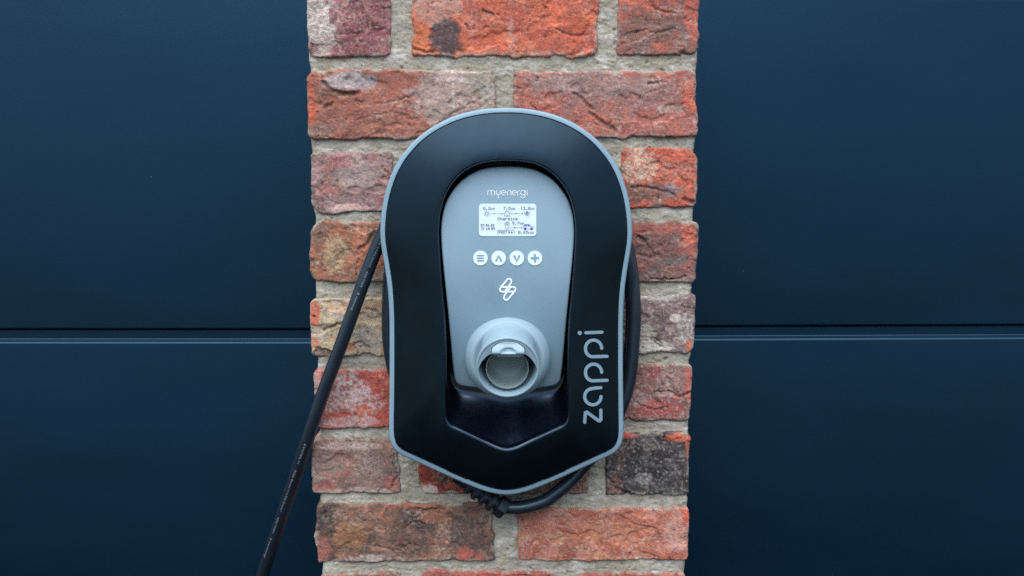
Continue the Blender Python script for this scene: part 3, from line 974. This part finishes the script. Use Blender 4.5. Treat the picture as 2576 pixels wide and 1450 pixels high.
FONT5 = {
    '0': ['01110', '10001', '10011', '10101', '11001', '10001', '01110'], '1': ['00100', '01100', '00100', '00100', '00100', '00100', '01110'],
    '2': ['01110', '10001', '00001', '00110', '01000', '10000', '11111'], '3': ['11111', '00010', '00100', '00010', '00001', '10001', '01110'],
    '5': ['11111', '10000', '11110', '00001', '00001', '10001', '01110'], '6': ['00110', '01000', '10000', '11110', '10001', '10001', '01110'],
    '7': ['11111', '00001', '00010', '00100', '01000', '01000', '01000'], '.': ['00000', '00000', '00000', '00000', '00000', '01100', '01100'],
    'C': ['01110', '10001', '10000', '10000', '10000', '10001', '01110'], 'h': ['10000', '10000', '10110', '11001', '10001', '10001', '10001'],
    'a': ['00000', '00000', '01110', '00001', '01111', '10001', '01111'], 'r': ['00000', '00000', '10110', '11001', '10000', '10000', '10000'],
    'g': ['00000', '00000', '01111', '10001', '01111', '00001', '01110'], 'i': ['00100', '00000', '01100', '00100', '00100', '00100', '01110'],
    'n': ['00000', '00000', '10110', '11001', '10001', '10001', '10001'], 'F': ['11111', '10000', '10000', '11110', '10000', '10000', '10000'],
    'A': ['01110', '10001', '10001', '11111', '10001', '10001', '10001'], 'S': ['01111', '10000', '10000', '01110', '00001', '00001', '11110'],
    'T': ['11111', '00100', '00100', '00100', '00100', '00100', '00100']}
FONT3 = {
    '0': ['111', '101', '101', '101', '111'], '1': ['010', '110', '010', '010', '111'], '2': ['111', '001', '111', '100', '111'], '3': ['111', '001', '111', '001', '111'],
    '4': ['101', '101', '111', '001', '001'], '5': ['111', '100', '111', '001', '111'], '7': ['111', '001', '001', '010', '010'], '.': ['0', '0', '0', '0', '1'], ' ': ['0', '0', '0', '0', '0'],
    'k': ['100', '100', '101', '110', '101'], 'W': ['10001', '10101', '10101', '10101', '01010'], 'h': ['100', '100', '110', '101', '101']}


def lcd(text, x, y, font, x1=None, pitch=7.3):
    out = []
    n = sum(len(font[c][0]) + 1 for c in text) - 1
    px_w = (x1 - x) / n if x1 else pitch
    for ch in text:
        g = font[ch]
        for r_, row in enumerate(g):
            for c_, bit in enumerate(row):
                if bit == '1':
                    xx, yy = x + c_ * px_w, y + r_ * pitch
                    out.append(np.array([(xx, yy), (xx + px_w * .98, yy), (xx + px_w * .98, yy + pitch * .98), (xx, yy + pitch * .98)]))
        x += (len(g[0]) + 1) * px_w
    return out


ink = []
ink += lcd('0.2', 857, 836, FONT5, 985) + lcd('kW', 992, 850, FONT3, 1060)
ink += lcd('7.5', 1217, 836, FONT5, 1340) + lcd('kW', 1352, 850, FONT3, 1420)
ink += lcd('13.0', 1522, 836, FONT5, 1690) + lcd('kW', 1697, 850, FONT3, 1764)
ink += lcd('Charging', 1112, 1019, FONT5, 1466)
ink += lcd('07.01.21', 812, 1140, FONT3, 1058, 8.4) + lcd('15 34', 908, 1202, FONT3, 1060, 8.0)
ink += lcd('5.7', 1374, 1097, FONT5, 1500) + lcd('kW', 1508, 1110, FONT3, 1576)
ink += lcd('FAST', 1133, 1262, FONT5, 1282) + lcd('0.65', 1480, 1262, FONT5, 1650) + lcd('kWh', 1658, 1276, FONT3, 1762)
ink += quads_of(arc(920, 952, 26, 0, 360, 17), 6)
for k in range(8):
    a = k * math.pi / 4
    ink += quads_of([(920 + 36 * math.cos(a), 952 + 36 * math.sin(a)), (920 + 54 * math.cos(a), 952 + 54 * math.sin(a))], 5)
for x0, x1, y in ((992, 1212, 953), (1346, 1560, 953), (1330, 1545, 1202)):
    for x in np.arange(x0, x1, 14.5):
        ink.append(np.array([(x, y - 3), (x + 7, y - 3), (x + 7, y + 3), (x, y + 3)]))
ink += quads_of([(1228, 946), (1268, 905), (1294, 905), (1334, 946)], 6) + quads_of([(1236, 946), (1236, 997), (1326, 997), (1326, 946)], 6)
ink += quads_of([(1268, 975), (1292, 975)], 5)
ink.append(arc(1264, 945, 4, 0, 360, 7)[:-1])
ink.append(arc(1296, 945, 4, 0, 360, 7)[:-1])
ink += quads_of([(1588, 930), (1682, 930)], 5) + quads_of([(1588, 956), (1682, 956)], 5) + quads_of([(1612, 998), (1626, 906), (1644, 906), (1658, 998)], 5)
ink += quads_of([(1612, 998), (1650, 956), (1622, 930)], 5) + quads_of([(1658, 998), (1620, 956), (1648, 930)], 5) + quads_of([(1588, 930), (1588, 940)], 5) + quads_of([(1682, 930), (1682, 940)], 5)
ink += quads_of([(1588, 956), (1588, 968)], 5) + quads_of([(1682, 956), (1682, 968)], 5)
ink += quads_of(arc(845, 1222, 24, 0, 360, 17), 6) + quads_of([(845, 1208), (845, 1222), (857, 1222)], 5)
ink += quads_of([(1262, 1104), (1300, 1104), (1318, 1122), (1318, 1152), (1308, 1172), (1308, 1204), (1294, 1224), (1266, 1224), (1252, 1204), (1252, 1172), (1242, 1152), (1242, 1122), (1262, 1104)], 6)
ink += quads_of(arc(1280, 1140, 17, 0, 360, 13), 5)
ink += quads_of([(1110, 1312), (1110, 1260), (1124, 1247), (1394, 1247), (1408, 1260), (1408, 1312)], 5)
ink += quads_of([(1566, 1222), (1566, 1182), (1590, 1144), (1672, 1144), (1712, 1184), (1748, 1190), (1758, 1204), (1758, 1222), (1742, 1226)], 6) + quads_of([(1630, 1226), (1690, 1226)], 5)
decal('display_writing', ink, m4, M_PIXEL, display, thick=0.0002, off=0.0008)
fill = [np.array([(1582, 1180), (1600, 1152), (1632, 1152), (1632, 1180)]), np.array([(1644, 1152), (1668, 1152), (1694, 1180), (1644, 1180)]),
        arc(1602, 1226, 26, 0, 360, 15)[:-1], arc(1714, 1226, 26, 0, 360, 15)[:-1],
        np.array([(1306, 1264), (1338, 1286), (1306, 1308)]), np.array([(1352, 1264), (1384, 1286), (1352, 1308)]),
        np.array([(1424, 953), (1446, 935), (1446, 971)]), np.array([(1534, 953), (1556, 935), (1556, 971)]), np.array([(1070, 953), (1052, 942), (1052, 964)]), np.array([(1192, 953), (1174, 942), (1174, 964)]),
        np.array([(1432, 1202), (1410, 1186), (1410, 1218)]), np.array([(1546, 1202), (1526, 1188), (1526, 1216)]), arc(1280, 1148, 12, 0, 180, 9)]
decal('display_symbols', fill, m4, M_PIXEL2, display, thick=0.0002, off=0.0008)


# four round buttons with their symbols
def m5(x, y, off):
    return on_panel(1094.3 + np.asarray(x) * 0.2949, 603.8 + np.asarray(y) * 0.2949, off)


icons = [
    quads_of([(363, 134), (413, 134)], 13) + quads_of([(363, 156), (413, 156)], 13) + quads_of([(363, 178), (413, 178)], 13),
    quads_of([(522, 178), (543, 135), (564, 178)], 17),
    quads_of([(677, 138), (698, 181), (719, 138)], 17),
    quads_of([(823, 156), (881, 156)], 19) + quads_of([(852, 127), (852, 185)], 19)]
for bx, ic, lb in zip((388, 543, 698, 852), icons, ('round button with three bars', 'round button with an up arrow', 'round button with a down arrow', 'round button with a plus sign')):
    bt = decal('button', [arc(bx, 156, 62, 0, 360, 41)[:-1]], m5, M_BUTTON, charger, thick=0.0004)
    bt['label'] = lb
    decal('button_symbol', ic, m5, M_GREY, bt, thick=0.0002, off=0.0007)

# lit bolt emblem: two slanted loops
up = join([(594, 443), (651, 366)], arc(632, 352, 20, 35, -145, 10), [(556, 411)], arc(573, 424, 20, 215, 90, 7), [(668, 443)])
dn = np.array([620 * 2, 423 * 2]) - up
decal('bolt_emblem', quads_of(up, 6.2) + quads_of(dn, 6.2), m5, M_LOGO, charger, thick=0.0004)

# lettering set into the front cover on the right
cov_c = None


def cover_off(px, py):
    """Depth of the front cover at a measured point (same profile as the cover mesh)."""
    p = np.stack([np.asarray(px, float), np.asarray(py, float)], -1)
    d = p - CEN
    a = np.arctan2(d[..., 1], d[..., 0])
    r = np.hypot(d[..., 0], d[..., 1])
    ro = np.hypot(*(polar(inset(rim_o, 13.9), CEN, a) - CEN).T)
    ri = np.hypot(*(polar(open_o, CEN, a) - CEN).T)
    t = np.clip((ro - r) / (ro - ri), 0, 1)
    return cover_depth(t)


def m6(x, y, off):
    px = 1408.8 + np.asarray(x, float) * 0.2256
    py = 779.9 + np.asarray(y, float) * 0.2256
    return at(px, py, cover_off(px, py) - off)


def p_letter(dy):
    return join(arc(374, 428 + dy, 90, 0, -180, 20), arc(374, 436 + dy, 90, 180, 104, 9), [(525, 518 + dy)])


letters = [
    [np.array([(288, 256), (340, 254), (400, 252), (468, 249)])],
    [p_letter(0)],
    [p_letter(268)],
    [join([(455, 868), (410, 871)], arc(366, 968, 91, -95, -360, 24))],
    [join([(275, 1255), (279, 1195), (283, 1140), (292, 1136), (360, 1186), (430, 1236), (446, 1239), (455, 1230), (455, 1170), (455, 1118)])]]
dense = lambda q: spline(q, 3)
for strokes in letters:
    lt = None
    polys, lips = [], []
    for s in strokes:
        polys += quads_of(s, 35)
        lips += quads_of(s, 49)
    lt = decal('letter', polys, m6, M_GREY, charger, thick=0.00035, off=0.0004)
    decal('letter_groove', lips, m6, M_VOID, lt, thick=0.0001, off=0.0003)
lt = decal('letter_dot', [arc(220, 258, 23, 0, 360, 21)[:-1]], m6, M_GREY, charger, thick=0.00035, off=0.0004)
decal('letter_groove', [arc(220, 258, 31, 0, 360, 21)[:-1]], m6, M_VOID, lt, thick=0.0001, off=0.0003)

# clip slots between rim and cover
def clip(cx0, cx1, lower):
    pts = inset(rim_o, 11.0)
    q = pts[(pts[:, 0] > cx0) & (pts[:, 0] < cx1) & ((pts[:, 1] > 800) == lower)]
    q = q[np.argsort(q[:, 0])]
    n = 14
    xs = np.linspace(cx0, cx1, n)
    ys = np.interp(xs, q[:, 0], q[:, 1])
    s = -3.4 if lower else 3.4
    poly = np.concatenate([np.stack([xs, ys], -1), np.stack([xs[::-1], ys[::-1] + s], -1)])
    return decal('clip_slot', [poly], lambda x, y, off: at(x, y, -0.0572 - off), M_VOID, charger, thick=0.0003)


clip(1241, 1313, False)
clip(1124, 1174, True)
clip(1372, 1422, True)

# socket holster on the lower panel
B0 = at(1277, 899, -0.064)


def circ(center, r, axis, n=96, rz=None):
    axis = np.asarray(axis) / np.linalg.norm(axis)
    ux = np.array([1.0, 0, 0])
    uz = np.cross(ux, axis)
    uz = uz / np.linalg.norm(uz) * (1 if np.cross(ux, axis)[2] > 0 else -1)
    t = np.linspace(0, 2 * math.pi, n, endpoint=False)
    return np.asarray(center) + r * np.cos(t)[:, None] * ux + (rz or r) * np.sin(t)[:, None] * uz


ax_f = np.array([0, -1.0, -0.03])
ax_f /= np.linalg.norm(ax_f)
prof = [(0.0460, -0.012), (0.0460, 0.002), (0.0457, 0.0035), (0.0445, 0.0065), (0.0425, 0.0095), (0.0403, 0.0124), (0.0386, 0.0140), (0.0370, 0.0144), (0.0354, 0.0141), (0.0335, 0.0130), (0.0310, 0.0122), (0.010, 0.0120)]
flange = loft('socket_flange', [circ(B0 + ax_f * h, r, ax_f) for r, h in prof], M_SOCKET, charger, cap1=True, smooth_angle=50)

FR = at(1277, 926, -0.122)
AXS = np.array([0.0, -math.cos(R(9)), -math.sin(R(9))])
BK = at(1277, 878, -0.076)
r0, r1 = 0.0265, 0.0327


def tube_row(t, extra=0.0):
    e = t * t * (3 - 2 * t) * 0.25 + 0.75 * t
    c = BK + (FR - BK) * t
    axis = ax_f * (1 - t) + AXS * t
    return circ(c, r0 + (r1 - r0) * e + extra, axis)


rows = [circ(BK - ax_f * 0.008, 0.0295, ax_f), circ(BK + ax_f * 0.003, 0.0285, ax_f), tube_row(0.10, 0.0008)] + [tube_row(t) for t in np.linspace(0.18, 0.97, 13)]
rows += [circ(FR - AXS * 0.0006, r1 - 0.0001, AXS), circ(FR - AXS * 0.0001, r1 - 0.0005, AXS), circ(FR, r1 - 0.0010, AXS), circ(FR, r1 - 0.0020, AXS), circ(FR - AXS * 0.0004, r1 - 0.0025, AXS),
         circ(FR - AXS * 0.0012, r1 - 0.0027, AXS), circ(FR - AXS * 0.046, r1 - 0.0062, AXS), circ(FR - AXS * 0.046, 0.003, AXS)]
holster = loft('socket_holster', rows, M_SOCKET, charger, cap1=True, smooth_angle=55)

UX = np.array([1.0, 0, 0])
UZ = np.cross(UX, AXS)
UZ = UZ if UZ[2] > 0 else -UZ


def on_face(x, z, h):
    """Point on the socket mouth: x right, z up, h out along its axis (metres)."""
    x, z, h = np.broadcast_arrays(np.asarray(x, float), np.asarray(z, float), np.asarray(h, float))
    return FR + x[..., None] * UX + z[..., None] * UZ + h[..., None] * AXS


# hood: the flat upper part of the mouth
ri = r1 - 0.0018
ex = np.array([.0, .008, .0147, .018, .0207, .0229, .026, .0285, .0302])
ez = np.array([.0152, .0152, .0149, .0145, .0129, .011, .0072, .0028, -.002])
edge_c = spline(np.concatenate([np.stack([-ex[:0:-1], ez[:0:-1]], -1), np.stack([ex, ez], -1)]), 4)
a0 = math.asin(-.002 / ri)
aa = np.linspace(a0, math.pi - a0, 41)
top = np.stack([ri * np.cos(aa), ri * np.sin(aa)], -1)
poly = np.concatenate([top, edge_c[1:-1]])
rows_h = []
for h in (-0.0006, -0.010):
    rows_h.append(on_face(poly[:, 0], poly[:, 1], h))
hood = loft('hood', rows_h, M_SOCKET, holster, cap0=True, cap1=True, smooth_angle=30)

# inner dummy plug: a round cup inside the mouth
pl_c = (-0.0004, -0.0035)
tt = np.linspace(0, 2 * math.pi, 72, endpoint=False)


def cup_row(r, h):
    return on_face(pl_c[0] + r * np.cos(tt), pl_c[1] + r * np.sin(tt), h)


rows_c = [cup_row(0.0222, -0.044), cup_row(0.0222, -0.0068), cup_row(0.0220, -0.0061), cup_row(0.0216, -0.0060), cup_row(0.0212, -0.0064), cup_row(0.0209, -0.012), cup_row(0.0203, -0.022), cup_row(0.0185, -0.0275), cup_row(0.015, -0.0300), cup_row(0.008, -0.0310), cup_row(0.001, -0.0312)]
M_CUP = plastic('grey_green_plastic', (0.19, 0.25, 0.265), 0.5, 0.1)
loft('plug_cup', rows_c, M_CUP, holster, cap1=True, smooth_angle=50)
for sx in (-1, 1):
    x = sx * 0.0192
    z = -0.0205
    v = []
    for h in (-0.004, -0.020):
        for dx, dz in ((-0.0002, 0.0), (0.0002, 0.0), (0.0002, -0.006), (-0.0002, -0.006)):
            v.append(on_face(x + dx, z + dz, h))
    mesh('guide_rib', np.array(v), [(0, 1, 2, 3), (7, 6, 5, 4), (0, 4, 5, 1), (1, 5, 6, 2), (2, 6, 7, 3), (3, 7, 4, 0)], M_SOCKET, holster, shade=False)

# latch tab with thumb scoop, measured in its own crop; x to the right, y down
LT = [(330, 700), (420, 610), (550, 520), (680, 465), (800, 428), (950, 400), (1100, 392), (1250, 400), (1400, 424), (1530, 466), (1650, 530), (1760, 605), (1840, 685), (1862, 760), (1862, 850), (1835, 930), (1780, 1000), (1690, 1050),
      (1600, 1060), (1350, 1064), (1100, 1065), (850, 1064), (600, 1060), (510, 1045), (430, 1000), (370, 930), (340, 850), (325, 770)]
lt_poly = spline(LT, 6, True)
lt_c = np.array([1095.0, 770.0])


def latch_height(x, y):
    up_ = 0.0012 + 0.0060 * smooth(400, 835, y)
    dn_ = 0.0072 - 0.0034 * smooth(825, 1065, y)
    h = np.where(y < 830, up_, dn_)
    k = np.hypot((x - 1100) / 420, (y - 800) / 205)
    h = h - 0.0030 * smooth(1.0, 0.45, k) * smooth(905, 800, y)
    return h


S7 = 0.05371 * (1.131 - 0.125) / F_PX * 1.0


def latch_pt(x, y, h):
    # the mouth centre is at crop (1060, 1667)
    return on_face((x - 1060) * S7, (1667 - y) * S7 * 1.03, h)


rows_l = []
lo = lt_poly
for s in (0.02, 0.12, 0.24, 0.36, 0.48, 0.60, 0.70, 0.80, 0.88, 0.94, 0.975):
    q = lt_c + (lo - lt_c) * s
    rows_l.append(latch_pt(q[:, 0], q[:, 1], latch_height(q[:, 0], q[:, 1])))
rows_l.append(latch_pt(lo[:, 0], lo[:, 1], latch_height(lo[:, 0], lo[:, 1]) - 0.0007))
rows_l.append(latch_pt(lo[:, 0], lo[:, 1], -0.004 + 0 * lo[:, 0]))
loft('latch', rows_l, M_SOCKET, holster, cap0=True, smooth_angle=50)
# dark joint round the latch
gap = lt_c + (lt_poly - lt_c) * 1.035 + np.array([0, -6])
gap = gap[gap[:, 1] < 900]
g0 = np.argmin(gap[:, 0] + gap[:, 1] * 0)
order = np.argsort(np.arctan2(gap[:, 1] - 900, gap[:, 0] - 1095))
gap = gap[order]
gi = lt_c + (gap - lt_c) * 0.9
gp = np.concatenate([gap, gi[::-1]])
gv = [latch_pt(gap[:, 0], gap[:, 1], -0.0003), latch_pt(gi[:, 0], gi[:, 1], -0.0003)]
loft('latch_joint', gv, M_VOID, holster, closed=False)

# cable gland below the housing
def swept(name, pts, radii, n, mat, parent, cap=True, rot=0.0):
    pts = np.asarray(pts, float)
    d = np.gradient(pts, axis=0)
    d /= np.linalg.norm(d, axis=1)[:, None]
    ref = np.array([0.0, -1.0, 0.0])
    rows = []
    for p, t, r in zip(pts, d, np.broadcast_to(radii, len(pts))):
        s = np.cross(t, ref)
        s /= np.linalg.norm(s)
        u = np.cross(s, t)
        a = np.linspace(0, 2 * math.pi, n, endpoint=False) + rot
        rows.append(p + r * (np.cos(a)[:, None] * u + np.sin(a)[:, None] * s))
    return loft(name, rows, mat, parent, True, cap, cap, 40), rows


GY = -0.026
g1 = at(1262, 1276, GY)
g0_ = at(1168, 1213, GY)
gx = (g0_ - g1) / np.linalg.norm(g0_ - g1)
L = np.linalg.norm(g0_ - g1)
gl, _ = swept('gland_sleeve', [g1 - gx * 0.004, g1 + gx * 0.002, g0_, g0_ + gx * 0.012], [0.0078, 0.0078, 0.0072, 0.0072], 24, M_MATTE, charger)
prof = [(0.0088, -0.0058), (0.0120, -0.0050), (0.0126, 0.0), (0.0120, 0.0052), (0.0085, 0.0060)]
rows = []
for r_, h_ in prof:
    p_ = g1 + gx * h_
    s = np.cross(gx, [0, -1.0, 0])
    s /= np.linalg.norm(s)
    u = np.cross(s, gx)
    a = np.linspace(0, 2 * math.pi, 12, endpoint=False)
    rr = r_ * (1 + 0.03 * np.cos(6 * a))
    rows.append(p_ + rr[:, None] * (np.cos(a)[:, None] * u + np.sin(a)[:, None] * s))
loft('gland_nut', rows, M_MATTE, charger, cap0=True, cap1=True, smooth_angle=20)
for k in range(4):
    h_ = 0.0130 + 0.0104 * k
    rr = 0.0124 - 0.0006 * k
    rows = []
    for r_, dh in ((0.0070, -0.0028), (rr, -0.0022), (rr, 0.0012), (rr * 0.86, 0.0030), (0.0070, 0.0030)):
        p_ = g1 + gx * (h_ + dh)
        a = np.linspace(0, 2 * math.pi, 20, endpoint=False)
        rows.append(p_ + r_ * (np.cos(a)[:, None] * u + np.sin(a)[:, None] * s))
    loft('gland_fin', rows, M_MATTE, charger, smooth_angle=30)

# ------------------------------------------------------------------ charging cable: from the gland, round the back of the charger, then hanging to the left
cable = thing('charging_cable', tuple(float(c) for c in at(640, 1500, 0.15)), 'thick black charging cable with white print, coiled behind the charger and hanging down left', 'cable')
CR = 0.0076


def coil(a_deg, y, rx=309, ry_t=390, ry_b=318, e=2.5, cx=1286, cy=800):
    a = math.radians(a_deg)
    c, s = math.cos(a), math.sin(a)
    ry = ry_t if s > 0 else ry_b
    k = (abs(c) ** e + abs(s) ** e) ** (-1 / e)
    return at(cx + rx * c * k, cy - ry * s * k, y)


path = [at(1262, 1276, GY), at(1281, 1277.5, GY), at(1316, 1276.5, GY), at(1368, 1262, GY), at(1402, 1239, GY), at(1436, 1210, -0.025), at(1470, 1172, -0.024), at(1512, 1120, -0.023), at(1556, 1040, -0.022), at(1584, 950, -0.021)]
for a in range(-4, 360 - 30, 14):
    path.append(coil(a, -0.021 + 0.011 * smooth(0, 300, a)))
for a in range(330, 330 + 158, 14):
    path.append(coil(a, -0.010 - 0.018 * smooth(330, 400, a), rx=303 + 0.04 * (a - 330), e=2.4))
path += [at(1008, 478, -0.029), at(975, 560, -0.028), at(941, 640, -0.027), at(908.5, 727, -0.026), at(861, 860, -0.024), at(811, 995, -0.018), at(776, 1099, -0.012), at(749, 1180, 0.0), at(719, 1270, 0.015), at(694, 1345, 0.03), at(664, 1436, 0.045), at(632, 1540, 0.06), at(598, 1680, 0.07), at(570, 1860, 0.06), at(552, 2080, 0.03)]
cpath = spline(np.array(path), 8)
tube_o, tube_rows = swept('cable_sheath', cpath, CR, 28, M_RUBBER, cable)

# print along the hanging part
seg = np.linalg.norm(np.diff(cpath, axis=0), axis=1)
S = np.concatenate([[0], np.cumsum(seg)])


def proj_py(p):
    d = p - CAM
    dep = d[..., 1] * math.cos(PITCH) - d[..., 2] * math.sin(PITCH)
    return H_PX / 2 - F_PX * (d[..., 1] * math.sin(PITCH) + d[..., 2] * math.cos(PITCH)) / dep


PYS = proj_py(cpath)
hang = np.where((np.arange(len(cpath)) > len(cpath) - 120))[0]
hang = hang[hang >= len(cpath) - 14 * 8]


def s_at(py):
    return float(np.interp(py, PYS[hang], S[hang]))


def cable_text(text, py0, py1, phi0, phi1, height=0.0023):
    cu = bpy.data.curves.new('cable_text', 'FONT')
    cu.body = text
    cu.size = 1.0
    cu.resolution_u = 3
    cu.space_character = 1.05
    tmp = bpy.data.objects.new('cable_text_tmp', cu)
    COL.objects.link(tmp)
    bpy.context.view_layer.update()
    dg = bpy.context.evaluated_depsgraph_get()
    me = bpy.data.meshes.new_from_object(tmp.evaluated_get(dg))
    bpy.data.objects.remove(tmp)
    n = len(me.vertices)
    co = np.zeros(n * 3)
    me.vertices.foreach_get('co', co)
    co = co.reshape(-1, 3)
    x = co[:, 0]
    x = (x - x.min()) / (x.max() - x.min())
    h = co[:, 1] * height / 0.73 - height * 0.5
    s0, s1 = s_at(py0), s_at(py1)
    s = s0 + (s1 - s0) * x
    base = np.stack([np.interp(s, S, cpath[:, k]) for k in range(3)], -1)
    b2 = np.stack([np.interp(s + 0.003, S, cpath[:, k]) for k in range(3)], -1)
    t = b2 - base
    t /= np.linalg.norm(t, axis=1)[:, None]
    view = CAM - np.array([-0.2, 0, -0.1])
    view = view / np.linalg.norm(view)
    # side direction to the viewer's right when the text runs downwards
    side = np.cross(view, -t)
    side = np.cross(np.broadcast_to([0.0, -1.0, 0.0], t.shape), -t)
    side /= np.linalg.norm(side, axis=1)[:, None]
    side = np.where((side[:, :1] < 0), -side, side)
    outw = np.cross(t, side)
    outw = np.where(outw[:, 1:2] > 0, -outw, outw)
    phi = phi0 + (phi1 - phi0) * x + h / CR
    rr = CR + 0.00012
    p = base + rr * (np.sin(phi)[:, None] * side + np.cos(phi)[:, None] * outw)
    me.vertices.foreach_set('co', p.ravel())
    me.update()
    return link('cable_print', me, M_CABLE_INK, tube_o, shade=False)


def cable_bolt(py, phi):
    s0 = s_at(py)
    verts, faces = [], []
    for q in quads_of(up, 13) + quads_of(dn, 13):
        b = len(verts)
        for x, y in q:
            # emblem upright with the text: along = right of the text, across = up
            al, ac = (x - 620) * 0.000022, -(y - 423) * 0.000016
            s = s0 + al
            base = np.array([np.interp(s, S, cpath[:, k]) for k in range(3)])
            t = np.array([np.interp(s + .003, S, cpath[:, k]) for k in range(3)]) - base
            t /= np.linalg.norm(t)
            side = np.cross([0.0, -1.0, 0.0], -t)
            side /= np.linalg.norm(side)
            side = -side if side[0] < 0 else side
            ow = np.cross(t, side)
            ow = -ow if ow[1] > 0 else ow
            f = phi + ac / CR
            verts.append(base + (CR + 0.00012) * (math.sin(f) * side + math.cos(f) * ow))
        faces.append(tuple(range(b, b + len(q))))
    return mesh('cable_emblem', np.array(verts), faces, M_CABLE_INK, tube_o, shade=False)


cable_text('mm²+1X0.5mm²   450/750V', 598, 722, 0.30, 0.0)
cable_bolt(737, -0.05)
cable_text('myenergi', 744, 779, -0.05, -0.15)
cable_text('EV07EE-H    3G6.0mm²+1X0.5mm²    450/750V', 1110, 1336, 0.0, -0.42)
cable_bolt(1350, -0.42)
cable_text('myenergi', 1357, 1397, -0.43, -0.48)
